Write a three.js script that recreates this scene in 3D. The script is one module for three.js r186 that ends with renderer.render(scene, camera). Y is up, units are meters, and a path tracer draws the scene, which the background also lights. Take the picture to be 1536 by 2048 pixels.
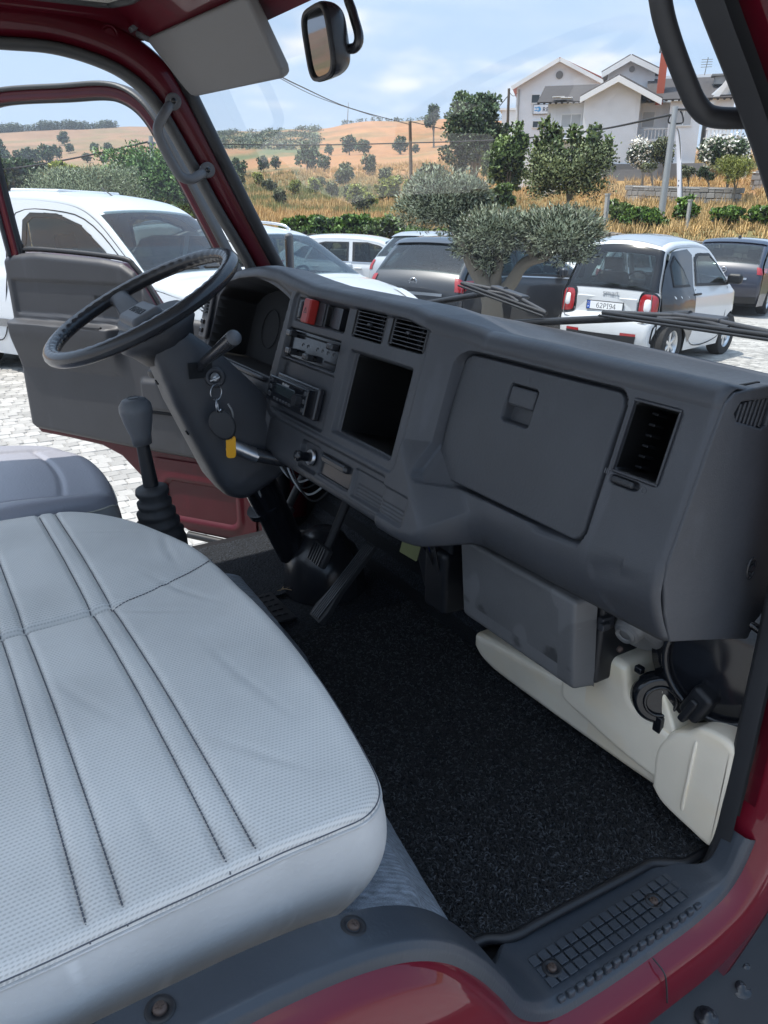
import * as THREE from 'three';
import { RoundedBoxGeometry } from 'three/addons/geometries/RoundedBoxGeometry.js';
import { mergeGeometries, mergeVertices } from 'three/addons/utils/BufferGeometryUtils.js';
import { TextGeometry } from 'three/addons/geometries/TextGeometry.js';
import { FontLoader } from 'three/addons/loaders/FontLoader.js';

// ---------- camera, sky, sun, exposure (truck frame: x forward, y up, z to the truck's right; metres) ----------
const scene = new THREE.Scene();
const PITCH = 21.9 * Math.PI / 180, YAW = 31.5 * Math.PI / 180, FPX = 1540;
const camera = new THREE.PerspectiveCamera(2 * Math.atan(1024 / FPX) * 180 / Math.PI, 0.75, 0.05, 3000);
const CAM = new THREE.Vector3(0, 1.70, 1.27);
const HEAD = new THREE.Vector3(Math.sin(YAW), 0, -Math.cos(YAW)), RIGHT = new THREE.Vector3(-HEAD.z, 0, HEAD.x);
camera.position.copy(CAM);
camera.lookAt(CAM.clone().addScaledVector(HEAD, Math.cos(PITCH)).add(new THREE.Vector3(0, -Math.sin(PITCH), 0)));
const renderer = new THREE.WebGLRenderer({ antialias: true });
renderer.toneMapping = THREE.LinearToneMapping;
renderer.toneMappingExposure = 1.42;
renderer.shadowMap.enabled = true;
const SUN = new THREE.Vector3(-0.28, 0.93, -0.14).normalize();
const sun = new THREE.DirectionalLight(new THREE.Color(1, 0.95, 0.87), 4.2);
sun.position.copy(SUN).multiplyScalar(60); sun.castShadow = true; sun.shadow.mapSize.set(4096, 4096);
Object.assign(sun.shadow.camera, { left: -40, right: 40, top: 40, bottom: -40, near: 1, far: 200 });
scene.add(sun, sun.target);

// ---------- random, noise ----------
let seed = 12345;
const rnd = () => { seed = (seed + 0x6d2b79f5) | 0; let t = Math.imul(seed ^ (seed >>> 15), 1 | seed); t = (t + Math.imul(t ^ (t >>> 7), 61 | t)) ^ t; return ((t ^ (t >>> 14)) >>> 0) / 4294967296; };
const rr = (a, b) => a + (b - a) * rnd();
const clamp = (x, a = 0, b = 1) => Math.min(b, Math.max(a, x));
const lerp = (a, b, t) => a + (b - a) * t;
const smooth = (a, b, x) => { const t = clamp((x - a) / (b - a)); return t * t * (3 - 2 * t); };
const hash = (x, y, s = 0) => { let h = Math.imul(x | 0, 374761393) ^ Math.imul(y | 0, 668265263) ^ Math.imul(s | 0, 2147483647 ^ 91); h = Math.imul(h ^ (h >>> 13), 1274126177); return ((h ^ (h >>> 16)) >>> 0) / 4294967296; };
const vnoise = (x, y, per = 0, s = 0) => {   // value noise, tiling every per cells
  const x0 = Math.floor(x), y0 = Math.floor(y), fx = x - x0, fy = y - y0, w = (i) => per ? ((i % per) + per) % per : i;
  const a = fx * fx * (3 - 2 * fx), b = fy * fy * (3 - 2 * fy);
  return lerp(lerp(hash(w(x0), w(y0), s), hash(w(x0 + 1), w(y0), s), a), lerp(hash(w(x0), w(y0 + 1), s), hash(w(x0 + 1), w(y0 + 1), s), a), b);
};
const fbm = (x, y, per = 0, oct = 4, s = 0) => { let v = 0, a = 0.5, t = 0; for (let i = 0; i < oct; i++) { v += a * vnoise(x, y, per, s + i * 17); t += a; x *= 2; y *= 2; per *= 2; a *= 0.5; } return v / t; };
const interp = (tab, x) => {                 // piecewise linear table [[x, y], ...]
  if (x <= tab[0][0]) return tab[0][1];
  for (let i = 1; i < tab.length; i++) if (x <= tab[i][0]) return lerp(tab[i - 1][1], tab[i][1], (x - tab[i - 1][0]) / (tab[i][0] - tab[i - 1][0]));
  return tab[tab.length - 1][1];
};

// ---------- the sky: pale summer blue, whiter to the horizon, thin cloud, glow round the sun ----------
{
  const W = 2048, H = 1024, d = new Float32Array(W * H * 4);
  for (let j = 0; j < H; j++) {
    const el = ((j + 0.5) / H - 0.5) * Math.PI, sy = Math.sin(el), ce = Math.cos(el);
    for (let i = 0; i < W; i++) {
      const az = ((i + 0.5) / W - 0.5) * 2 * Math.PI, x = Math.cos(az) * ce, z = Math.sin(az) * ce;
      const up = Math.max(0, sy), t = Math.pow(up, 0.62);
      let c = [lerp(0.50, 0.17, t), lerp(0.60, 0.39, t), lerp(0.73, 0.74, t)];
      const cs = Math.max(0, x * SUN.x + sy * SUN.y + z * SUN.z), g = 0.95 * Math.pow(cs, 3) + 1.6 * Math.pow(cs, 30);
      c = [c[0] + g, c[1] + g * 0.98, c[2] + g * 0.93];
      if (sy > 0) {
        const k = 1 / (sy + 0.12), u = x * k, v = z * k;
        const big = fbm(u * 0.9 + 3.1, v * 0.9 + 7.7, 0, 4, 5), fine = fbm(u * 3.2 + 11, v * 3.2 + 4, 0, 6, 9), wisp = fbm(u * 1.5 + v * 0.8 + 2, v * 5.5 - u, 0, 5, 21);
        const puff = smooth(0.58, 0.74, big * 0.55 + fine * 0.45) * smooth(0.03, 0.16, sy);
        const veil = 0.4 * smooth(0.42, 0.75, wisp) * smooth(0.35, 0.6, big) * smooth(0.02, 0.2, sy);
        const a = clamp(puff * 0.85 + veil * 0.5), w = 0.80 + g * 0.7;
        c = [lerp(c[0], w, a), lerp(c[1], w * 1.0, a), lerp(c[2], w * 1.02, a)];
      } else { const a = smooth(0, -0.1, sy); c = [lerp(c[0], 0.42, a), lerp(c[1], 0.38, a), lerp(c[2], 0.32, a)]; }
      const o = (j * W + i) * 4; d[o] = c[0]; d[o + 1] = c[1]; d[o + 2] = c[2]; d[o + 3] = 1;
    }
  }
  const tex = new THREE.DataTexture(d, W, H, THREE.RGBAFormat, THREE.FloatType);
  tex.mapping = THREE.EquirectangularReflectionMapping; tex.magFilter = THREE.LinearFilter; tex.minFilter = THREE.LinearFilter; tex.needsUpdate = true;
  scene.background = tex; scene.environment = tex;
}
scene.fog = new THREE.FogExp2(new THREE.Color(0.78, 0.84, 0.92), 0.00044);

// ---------- textures ----------
function tex(n, fn, srgb, mpt) {             // n x n texture, fn(u, v) -> grey or [r, g, b] in 0..1; mpt: metres per tile
  const d = new Uint8Array(n * n * 4);
  for (let j = 0; j < n; j++) for (let i = 0; i < n; i++) {
    let c = fn(i / n, j / n); if (typeof c === 'number') c = [c, c, c];
    const o = (j * n + i) * 4; for (let k = 0; k < 3; k++) d[o + k] = clamp(c[k]) * 255; d[o + 3] = 255;
  }
  const t = new THREE.DataTexture(d, n, n, THREE.RGBAFormat, THREE.UnsignedByteType);
  t.wrapS = t.wrapT = THREE.RepeatWrapping; t.magFilter = THREE.LinearFilter; t.minFilter = THREE.LinearMipmapLinearFilter; t.generateMipmaps = true;
  if (srgb) t.colorSpace = THREE.SRGBColorSpace;
  t.repeat.set(1 / mpt, 1 / mpt); t.needsUpdate = true; return t;
}
const lin = (r, g, b) => new THREE.Color().setRGB(r, g, b);
const std = (c, o = {}) => new THREE.MeshPhysicalMaterial({ color: Array.isArray(c) ? lin(...c) : c, roughness: 0.6, side: THREE.DoubleSide, ...o });
const toS = (x) => x <= 0.0031308 ? x * 12.92 : 1.055 * Math.pow(x, 1 / 2.4) - 0.055;   // linear to sRGB
const tint = (r, g, b, m) => [toS(r * m), toS(g * m), toS(b * m)];

const grain = tex(512, (u, v) => 0.65 * fbm(u * 48, v * 48, 48, 3, 3) + 0.35 * Math.abs(2 * fbm(u * 24, v * 24, 24, 3, 8) - 1), false, 0.16);
const wearR = tex(512, (u, v) => 0.50 + 0.12 * (fbm(u * 5, v * 5, 5, 5, 4) - 0.5) + 0.08 * (fbm(u * 90, v * 90, 90, 2, 6) - 0.5), false, 0.43);
const fine = tex(512, (u, v) => 0.7 * fbm(u * 110, v * 110, 110, 2, 203) + 0.3 * hash(u * 512, v * 512, 12), false, 0.15);
const scuff = tex(1024, (u, v) => {            // faint dust, rubs and hairline scratches, multiplies a plastic's colour
  let m = 0.86 + 0.30 * Math.pow(fbm(u * 7, v * 7, 7, 6, 301), 1.3); m += 0.25 * smooth(0.66, 0.85, fbm(u * 16, v * 5, 0, 4, 305));
  const s = Math.abs(Math.sin((u * 3 + v * 11 + 0.4 * fbm(u * 4, v * 4, 4, 2, 307)) * 3.14159 * 9)); if (s < 0.012 && fbm(u * 9, v * 9, 9, 2, 309) > 0.58) m += 0.35; if (hash(u * 1024, v * 1024, 31) > 0.9993) m += 0.9;
  return [toS(clamp(0.8 * m)), toS(clamp(0.8 * m)), toS(clamp(0.79 * m))];
}, true, 0.55);
const aged = tex(512, (u, v) => { const m = 0.9 + 0.2 * fbm(u * 5, v * 5, 5, 5, 321), y = smooth(0.45, 0.75, fbm(u * 3, v * 6, 0, 4, 325)); return tint(0.97, 0.92 - 0.05 * y, 0.86 - 0.12 * y, m); }, true, 0.5);
const dustC = tex(512, (u, v) => { const n = fbm(u * 6, v * 6, 6, 6, 13), s = hash(u * 512, v * 512, 3) > 0.9985 ? 1.6 : 1; const m = (0.88 + 0.28 * n) * s * (1 - 0.5 * smooth(0.58, 0.66, fbm(u * 5 + 2, v * 7, 0, 5, 15))) * (1 - 0.2 * smooth(0.5, 0.52, fbm(u * 3, v * 2 + 5, 0, 3, 19))); return tint(0.60, 0.60, 0.60, m); }, true, 0.5);
const weave = tex(512, (u, v) => {           // woven seat cloth: offset rows of small dark pits
  const n = 64, row = Math.floor(v * n), x = u * n / 1.0 + (row % 2) * 0.5, fx = x - Math.floor(x) - 0.5, fy = v * n - row - 0.5;
  return 1 - 0.85 * Math.exp(-(fx * fx * 9 + fy * fy * 16)) - 0.12 * hash(u * 512, v * 512, 2);
}, false, 0.30);
const weaveC = tex(1024, (u, v) => {
  const n = 64, row = Math.floor(v * n), x = u * n + (row % 2) * 0.5, fx = x - Math.floor(x) - 0.5, fy = v * n - row - 0.5;
  const pit = Math.exp(-(fx * fx * 7 + fy * fy * 20)), m = 1.03 - 0.36 * pit + 0.2 * (fbm(u * 3, v * 3, 3, 5, 31) - 0.5) + 0.12 * (hash(u * 1024, v * 1024, 5) - 0.5);
  return tint(0.66, 0.64, 0.605, m);
}, true, 0.30);
const napC = tex(512, (u, v) => { const r = Math.sin(u * 2 * Math.PI * 40 + 1.2 * fbm(u * 20, v * 20, 20, 2, 3)); const m = 0.72 + 0.09 * r + 0.6 * (fbm(u * 70, v * 30, 0, 3, 41) - 0.5) + 0.35 * (hash(u * 512, v * 512, 8) - 0.5); return tint(0.25, 0.29, 0.34, m); }, true, 0.26);
const napB = tex(512, (u, v) => 0.5 + 0.12 * Math.sin(u * 2 * Math.PI * 40) + 0.5 * (hash(u * 256, v * 256, 8) - 0.5), false, 0.26);
const loopC = tex(1024, (u, v) => {          // looped black carpet with grey flecks
  const f = fbm(u * 120, v * 120, 120, 2, 51), k = hash(Math.floor(u * 256), Math.floor(v * 256), 6), m = k > 0.86 ? 3.4 : k > 0.7 ? 1.7 : 0.7;
  return tint(0.010, 0.0125, 0.017, m * (0.45 + f));
}, true, 0.42);
const loopB = tex(512, (u, v) => fbm(u * 100, v * 100, 100, 2, 61), false, 0.42);
const stoneC = tex(512, (u, v) => { const m = 0.75 + 0.5 * fbm(u * 12, v * 12, 12, 5, 71) + 0.25 * (hash(u * 512, v * 512, 1) - 0.5); return tint(0.335, 0.325, 0.31, m); }, true, 0.7);
const plasterC = tex(512, (u, v) => { const m = 0.93 + 0.14 * (fbm(u * 5, v * 9, 0, 6, 81) - 0.5) + 0.04 * (hash(u * 512, v * 512, 4) - 0.5); return tint(0.84, 0.84, 0.83, m); }, true, 6);
const rubC = tex(512, (u, v) => { const m = 0.8 + 0.5 * fbm(u * 8, v * 8, 8, 5, 91) ; return tint(0.28, 0.24, 0.20, m); }, true, 3);

const M = {
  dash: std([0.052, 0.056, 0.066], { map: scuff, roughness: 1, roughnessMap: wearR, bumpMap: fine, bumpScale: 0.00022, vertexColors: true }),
  dashFlat: std([0.050, 0.054, 0.064], { map: scuff, roughness: 1, roughnessMap: wearR, bumpMap: fine, bumpScale: 0.00022 }),
  dashLid: std([0.050, 0.054, 0.063], { map: scuff, roughness: 0.56, bumpMap: grain, bumpScale: 0.0005 }),
  plastic: std([0.040, 0.042, 0.050], { map: scuff, roughness: 0.5, bumpMap: fine, bumpScale: 0.0002 }),
  plasticGloss: std([0.022, 0.023, 0.027], { roughness: 0.26 }),
  trim: std([0.046, 0.056, 0.072], { map: scuff, roughness: 0.42, bumpMap: grain, bumpScale: 0.0003 }),
  black: std([0.008, 0.009, 0.012], { roughness: 0.5 }),
  blackMatt: std([0.005, 0.006, 0.008], { roughness: 0.9 }),
  blackGloss: std([0.008, 0.009, 0.012], { roughness: 0.15 }),
  rubber: std([0.022, 0.023, 0.026], { roughness: 0.6 }),
  seal: std([0.034, 0.036, 0.038], { roughness: 0.5, bumpMap: grain, bumpScale: 0.0004 }),
  grey: std([0.09, 0.095, 0.105], { roughness: 0.5, bumpMap: grain, bumpScale: 0.0003 }),
  red: std([0.082, 0.0025, 0.010], { map: scuff, roughness: 0.5, specularIntensity: 0.3, clearcoat: 0.35, clearcoatRoughness: 0.04 }),
  redSill: std([0.135, 0.004, 0.014], { roughness: 0.45, specularIntensity: 0.3, clearcoat: 0.7, clearcoatRoughness: 0.03 }),
  hazard: std([0.30, 0.02, 0.015], { roughness: 0.35 }),
  seat: std([1, 1, 1], { map: weaveC, bumpMap: weave, bumpScale: 0.0004, roughness: 0.8, sheen: 0.3, sheenColor: lin(1, 1, 1), sheenRoughness: 0.5 }),
  vinyl: std([0.64, 0.635, 0.63], { map: scuff, roughness: 0.5, bumpMap: grain, bumpScale: 0.0004 }),
  leather: std([0.27, 0.27, 0.305], { roughness: 0.45, bumpMap: grain, bumpScale: 0.0005 }),
  leatherSide: std([0.31, 0.31, 0.31], { roughness: 0.5, bumpMap: grain, bumpScale: 0.0006 }),
  thread: std([0.10, 0.105, 0.12], { roughness: 0.9 }),
  threadPale: std([0.5, 0.48, 0.42], { roughness: 0.9 }),
  nap: std([1, 1, 1], { map: napC, bumpMap: napB, bumpScale: 0.002, roughness: 1 }),
  carpet: std([1, 1, 1], { map: loopC, bumpMap: loopB, bumpScale: 0.004, roughness: 1 }),
  lining: std([0.42, 0.41, 0.37], { roughness: 0.9, bumpMap: weave, bumpScale: 0.0008 }),
  visor: std([0.13, 0.13, 0.132], { roughness: 0.65, bumpMap: grain, bumpScale: 0.0003 }),
  tank: std([0.84, 0.80, 0.70], { map: aged, roughness: 0.32, clearcoat: 0.3, clearcoatRoughness: 0.3 }),
  metal: std([0.55, 0.56, 0.58], { roughness: 0.3, metalness: 1 }),
  dullMetal: std([0.33, 0.33, 0.33], { roughness: 0.5, metalness: 0.8, bumpMap: grain, bumpScale: 0.001 }),
  rust: std([0.085, 0.06, 0.05], { roughness: 0.55, metalness: 0.4 }),
  yellow: std([0.75, 0.36, 0.01], { roughness: 0.35 }),
  mirror: std([0.20, 0.21, 0.23], { roughness: 0.03, metalness: 1 }),
  glass: std([0.97, 0.985, 0.98], { transmission: 1, thickness: 0, roughness: 0.0, ior: 1.45 }),
  carPane: std([0.36, 0.43, 0.43], { transmission: 1, thickness: 0, roughness: 0.0, ior: 1.6 }),
  carGlass: std([0.025, 0.035, 0.038], { roughness: 0.04, ior: 1.6 }),
  white: std([0.56, 0.58, 0.60], { roughness: 0.35, clearcoat: 1, clearcoatRoughness: 0.05 }),
  darkPaint: std([0.014, 0.017, 0.024], { roughness: 0.4, clearcoat: 1, clearcoatRoughness: 0.05 }),
  silver: std([0.42, 0.44, 0.46], { roughness: 0.35, metalness: 0.5, clearcoat: 1, clearcoatRoughness: 0.06 }),
  redPaint: std([0.35, 0.02, 0.02], { roughness: 0.4, clearcoat: 1, clearcoatRoughness: 0.05 }),
  lampRed: std([0.30, 0.010, 0.014], { roughness: 0.15, clearcoat: 1 }),
  lampClear: std([0.75, 0.76, 0.78], { roughness: 0.12, clearcoat: 1 }),
  tyre: std([0.018, 0.018, 0.019], { roughness: 0.85 }),
  alloy: std([0.62, 0.63, 0.64], { roughness: 0.3, metalness: 0.85 }),
  plaster: std([0.98, 1.0, 1.04], { map: plasterC, roughness: 0.9 }),
  plinth: std([0.20, 0.20, 0.20], { roughness: 0.95, bumpMap: grain, bumpScale: 0.004 }),
  roofTile: std([0.050, 0.044, 0.043], { roughness: 0.85 }),
  roofRed: std([0.30, 0.085, 0.055], { roughness: 0.85 }),
  chimney: std([0.42, 0.085, 0.04], { roughness: 0.85, bumpMap: grain, bumpScale: 0.004 }),
  shutter: std([0.45, 0.46, 0.47], { roughness: 0.7 }),
  concrete: std([0.36, 0.36, 0.35], { roughness: 0.9, bumpMap: grain, bumpScale: 0.003 }),
  wood: std([0.13, 0.10, 0.075], { roughness: 0.9, bumpMap: grain, bumpScale: 0.004 }),
  rubble: std([1, 1, 1], { map: rubC, roughness: 0.95 }),
  stone: std([1, 1, 1], { map: stoneC, roughness: 0.85 }),
  bark: std([0.20, 0.175, 0.14], { roughness: 0.95, bumpMap: grain, bumpScale: 0.012 }),
  leaf: std([1, 1, 1], { vertexColors: true, roughness: 0.7, transmission: 0.35, thickness: 0 }),
  cable: std([0.02, 0.02, 0.022], { roughness: 0.8 }),
  flag: std([0.78, 0.78, 0.84], { roughness: 0.8 }),
};

// ---------- building helpers ----------
const V = (x, y, z) => new THREE.Vector3(x, y, z);
const counts = new Map(), numbered = (n) => { const k = counts.get(n) ?? 0; counts.set(n, k + 1); return k ? n + '_' + String(k).padStart(3, '0') : n; };
function metreUV(g) {                        // uv in metres from the dominant normal
  if (g.userData.uvDone) return g;
  const p = g.attributes.position, n = g.attributes.normal, uv = new Float32Array(p.count * 2);
  for (let i = 0; i < p.count; i++) {
    const ax = Math.abs(n.getX(i)), ay = Math.abs(n.getY(i)), az = Math.abs(n.getZ(i)), x = p.getX(i), y = p.getY(i), z = p.getZ(i);
    if (ay >= ax && ay >= az) { uv[2 * i] = x; uv[2 * i + 1] = z; } else if (ax >= az) { uv[2 * i] = z; uv[2 * i + 1] = y; } else { uv[2 * i] = x; uv[2 * i + 1] = y; }
  }
  g.setAttribute('uv', new THREE.BufferAttribute(uv, 2)); g.userData.uvDone = true; return g;
}
function merge(list) {
  const l = list.map((g) => { metreUV(g); const q = g.index ? g.toNonIndexed() : g; for (const k of Object.keys(q.attributes)) if (!['position', 'normal', 'uv', 'color'].includes(k)) q.deleteAttribute(k); return q; });
  const g = mergeGeometries(l); g.userData.uvDone = true; return g;
}
function mesh(name, geo, mat, parent = scene, data) {
  const g = Array.isArray(geo) ? merge(geo) : metreUV(geo), o = new THREE.Mesh(g, mat);
  o.name = parent === scene ? numbered(name) : name; o.castShadow = o.receiveShadow = true;
  if (data) Object.assign(o.userData, typeof data === 'string' ? { label: data } : data);
  parent.add(o); return o;
}
function thing(name, label, category, pos = V(0, 0, 0), turn = 0, group) {
  const o = new THREE.Group(); o.name = numbered(name); o.position.copy(pos); o.rotation.y = turn; scene.add(o);
  o.userData = { label, category }; if (group) o.userData.group = group; return o;
}
function tag(o, label, category, group) { Object.assign(o.userData, { label, category }); if (group) o.userData.group = group; return o; }
function dup(root, pos, turn, scale = 1, label) { const r = root.clone(); r.name = numbered(root.name); r.position.copy(pos); r.rotation.y = turn; r.scale.setScalar(scale); if (label) r.userData = { ...root.userData, label }; scene.add(r); return r; }
function grid(nu, nv, fn) {                  // fn(u, v) -> [x, y, z] or [x, y, z, s, t]
  const P = new Float32Array((nu + 1) * (nv + 1) * 3), T = new Float32Array((nu + 1) * (nv + 1) * 2), I = []; let own = false;
  for (let i = 0; i <= nu; i++) for (let j = 0; j <= nv; j++) {
    const r = fn(i / nu, j / nv), k = i * (nv + 1) + j; P.set([r[0], r[1], r[2]], 3 * k);
    if (r.length > 3) { own = true; T.set([r[3], r[4]], 2 * k); }
    if (i < nu && j < nv) I.push(k, k + 1, k + nv + 1, k + 1, k + nv + 2, k + nv + 1);
  }
  const g = new THREE.BufferGeometry(); g.setAttribute('position', new THREE.BufferAttribute(P, 3)); g.setIndex(I);
  if (own) { g.setAttribute('uv', new THREE.BufferAttribute(T, 2)); g.userData.uvDone = true; }
  g.computeVertexNormals(); return g;
}
function gridSkip(nu, nv, fn, skip) {         // grid without the cells for which skip(centre, u, v) holds
  const g = grid(nu, nv, fn), p = g.attributes.position, ix = g.index.array, keep = [];
  for (let c = 0; c < ix.length; c += 6) { const q = c / 6, i = Math.floor(q / nv), j = q % nv, a = ix[c], b = ix[c + 4]; if (!skip([(p.getX(a) + p.getX(b)) / 2, (p.getY(a) + p.getY(b)) / 2, (p.getZ(a) + p.getZ(b)) / 2], (i + 0.5) / nu, (j + 0.5) / nv)) for (let k = 0; k < 6; k++) keep.push(ix[c + k]); }
  g.setIndex(keep); return g;
}
const box = (w, h, d, x = 0, y = 0, z = 0) => new THREE.BoxGeometry(w, h, d).translate(x, y, z);
const rbox = (w, h, d, r, x = 0, y = 0, z = 0, s = 3) => new RoundedBoxGeometry(w, h, d, s, Math.min(r, w / 2.01, h / 2.01, d / 2.01)).translate(x, y, z);
const cyl = (r0, r1, h, n = 24) => new THREE.CylinderGeometry(r0, r1, h, n);
function aim(g, a, dir) { return g.applyQuaternion(new THREE.Quaternion().setFromUnitVectors(V(0, 1, 0), dir.clone().normalize())).translate(a.x, a.y, a.z); }  // y axis to dir, origin to a
function rod(a, b, r0, r1 = r0, n = 16) { const d = b.clone().sub(a); return aim(cyl(r1, r0, d.length(), n), a.clone().add(b).multiplyScalar(0.5), d); }
const curve = (pts, closed = false, tension = 0.5) => new THREE.CatmullRomCurve3(pts.map((p) => Array.isArray(p) ? V(...p) : p), closed, 'catmullrom', tension);
const tube = (pts, r, n = 40, m = 10, closed = false) => new THREE.TubeGeometry(curve(pts, closed), n, r, m, closed);
const basis = (o, u, v, w) => new THREE.Matrix4().makeBasis(u, v, w).setPosition(o);
const lathe = (pts, n = 32) => new THREE.LatheGeometry(pts.map(([r, y]) => new THREE.Vector2(r, y)), n);
function rrShape(x0, x1, y0, y1, r, C = THREE.Shape) {
  const s = new C(); s.moveTo(x0 + r, y0); s.lineTo(x1 - r, y0); s.absarc(x1 - r, y0 + r, r, -Math.PI / 2, 0); s.lineTo(x1, y1 - r); s.absarc(x1 - r, y1 - r, r, 0, Math.PI / 2);
  s.lineTo(x0 + r, y1); s.absarc(x0 + r, y1 - r, r, Math.PI / 2, Math.PI); s.lineTo(x0, y0 + r); s.absarc(x0 + r, y0 + r, r, Math.PI, 1.5 * Math.PI); return s;
}
const poly = (pts, C = THREE.Shape) => { const s = new C(); pts.forEach(([x, y], i) => i ? s.lineTo(x, y) : s.moveTo(x, y)); s.closePath(); return s; };
const extrude = (shape, depth, bevel = 0, seg = 6) => new THREE.ExtrudeGeometry(shape, { depth, bevelEnabled: bevel > 0, bevelThickness: bevel, bevelSize: bevel, bevelOffset: -bevel, bevelSegments: 3, curveSegments: seg });
// a strip along a path in a plane z = const: profile [[b, n], ...], b outwards from the path (left of travel), n along z
function sweep(path, z, profile, { closed = false, n = 0, zs = 1 } = {}) {
  const c = new THREE.CatmullRomCurve3(path.map(([x, y]) => V(x, y, 0)), closed, 'centripetal'), N = n || path.length * 8, len = c.getLength();
  let prof = [0]; for (let i = 1; i < profile.length; i++) prof[i] = prof[i - 1] + Math.hypot(profile[i][0] - profile[i - 1][0], profile[i][1] - profile[i - 1][1]);
  const pts = c.getSpacedPoints(N), m = profile.length - 1;
  return grid(N, m, (u, v) => {
    const i = Math.round(u * N), j = Math.round(v * m), p = pts[i], a = pts[Math.max(0, i - 1)], b = pts[Math.min(N, i + 1)], tx = b.x - a.x, ty = b.y - a.y, l = Math.hypot(tx, ty);
    return [p.x - ty / l * profile[j][0], p.y + tx / l * profile[j][0], z + zs * profile[j][1], u * len, prof[j]];
  });
}
const ring = (r, n = 10) => Array.from({ length: n + 1 }, (_, i) => [r * Math.cos(i / n * 2 * Math.PI), r * Math.sin(i / n * 2 * Math.PI)]);
const font = await new FontLoader().loadAsync('fonts/droid/droid_sans_bold.typeface.json');
const fontR = await new FontLoader().loadAsync('fonts/droid/droid_sans_regular.typeface.json');
const text = (s, size, depth, f = font) => { const g = new TextGeometry(s, { font: f, size, depth, curveSegments: 4 }); g.computeBoundingBox(); const b = g.boundingBox; return g.translate(-(b.max.x + b.min.x) / 2, -(b.max.y + b.min.y) / 2, 0); };
// the point in the direction that the photograph shows at (px, py), at a horizontal distance of d metres
function far(px, py, d) {
  const up = 1024 - py, h = FPX * Math.cos(PITCH) + up * Math.sin(PITCH), v = up * Math.cos(PITCH) - FPX * Math.sin(PITCH), s = px - 768;
  const k = d / Math.hypot(h, s); return CAM.clone().addScaledVector(HEAD, h * k).addScaledVector(RIGHT, s * k).add(V(0, v * k, 0));
}

// ================= ground =================
const lotY = (x) => -0.0375 * clamp(x, -14, 16);
const COLS = [-250, 0, 300, 450, 620, 760, 900, 1050, 1200, 1450, 1800], RS = [30, 45, 58, 70, 110, 180, 300, 450];
const PYS = [[445, 425, 410, 395, 370, 345, 306, 275], [442, 424, 408, 394, 370, 345, 300, 266], [450, 430, 412, 398, 370, 338, 290, 251], [455, 442, 430, 420, 392, 350, 300, 264], [470, 450, 432, 420, 388, 336, 292, 256],
  [474, 456, 436, 420, 386, 328, 280, 241], [474, 458, 436, 414, 376, 318, 268, 233], [474, 456, 430, 400, 356, 310, 270, 242], [468, 432, 392, 352, 328, 316, 305, 296], [462, 428, 390, 350, 330, 318, 306, 298], [462, 430, 392, 352, 330, 316, 306, 300]];
function hillY(px, r) {
  px = clamp(px, COLS[0], COLS[COLS.length - 1]); let c = 0; while (c < COLS.length - 2 && px > COLS[c + 1]) c++;
  const t = smooth(0, 1, (px - COLS[c]) / (COLS[c + 1] - COLS[c])); if (r > 450) { const e = hillY(px, 450); return e - (r - 450) * 0.05; }
  const rr2 = Math.max(r, 30); let k = 0; while (k < RS.length - 2 && rr2 > RS[k + 1]) k++; const q = (rr2 - RS[k]) / (RS[k + 1] - RS[k]);
  const py = lerp(lerp(PYS[c][k], PYS[c][k + 1], q), lerp(PYS[c + 1][k], PYS[c + 1][k + 1], q), t);
  return far(px, py, r).y;
}
function polar(x, z) { const dx = x - CAM.x, dz = z - CAM.z, f = dx * HEAD.x + dz * HEAD.z, s = dx * RIGHT.x + dz * RIGHT.z, r = Math.hypot(dx, dz), a = Math.atan2(s, f); return [a, r]; }
const pxOf = (a) => 768 + 1660 * Math.tan(clamp(a, -0.75, 0.75));
function landY(x, z) {
  const [a, r] = polar(x, z), front = smooth(1.25, 0.85, Math.abs(a)), lot = lotY(x);
  if (r < 21.5) return lot;
  const h = hillY(pxOf(a), r) + (r > 60 ? (fbm(x * 0.03, z * 0.03, 0, 3, 3) - 0.5) * Math.min(3, r * 0.012) : 0);
  return lerp(lot, lerp(lot, h, smooth(21.5, 30, r)), front);
}
const onLand = (px, d, dy = 0) => { const p = far(px, 405, d); p.y = landY(p.x, p.z) + dy; return p; };
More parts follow.
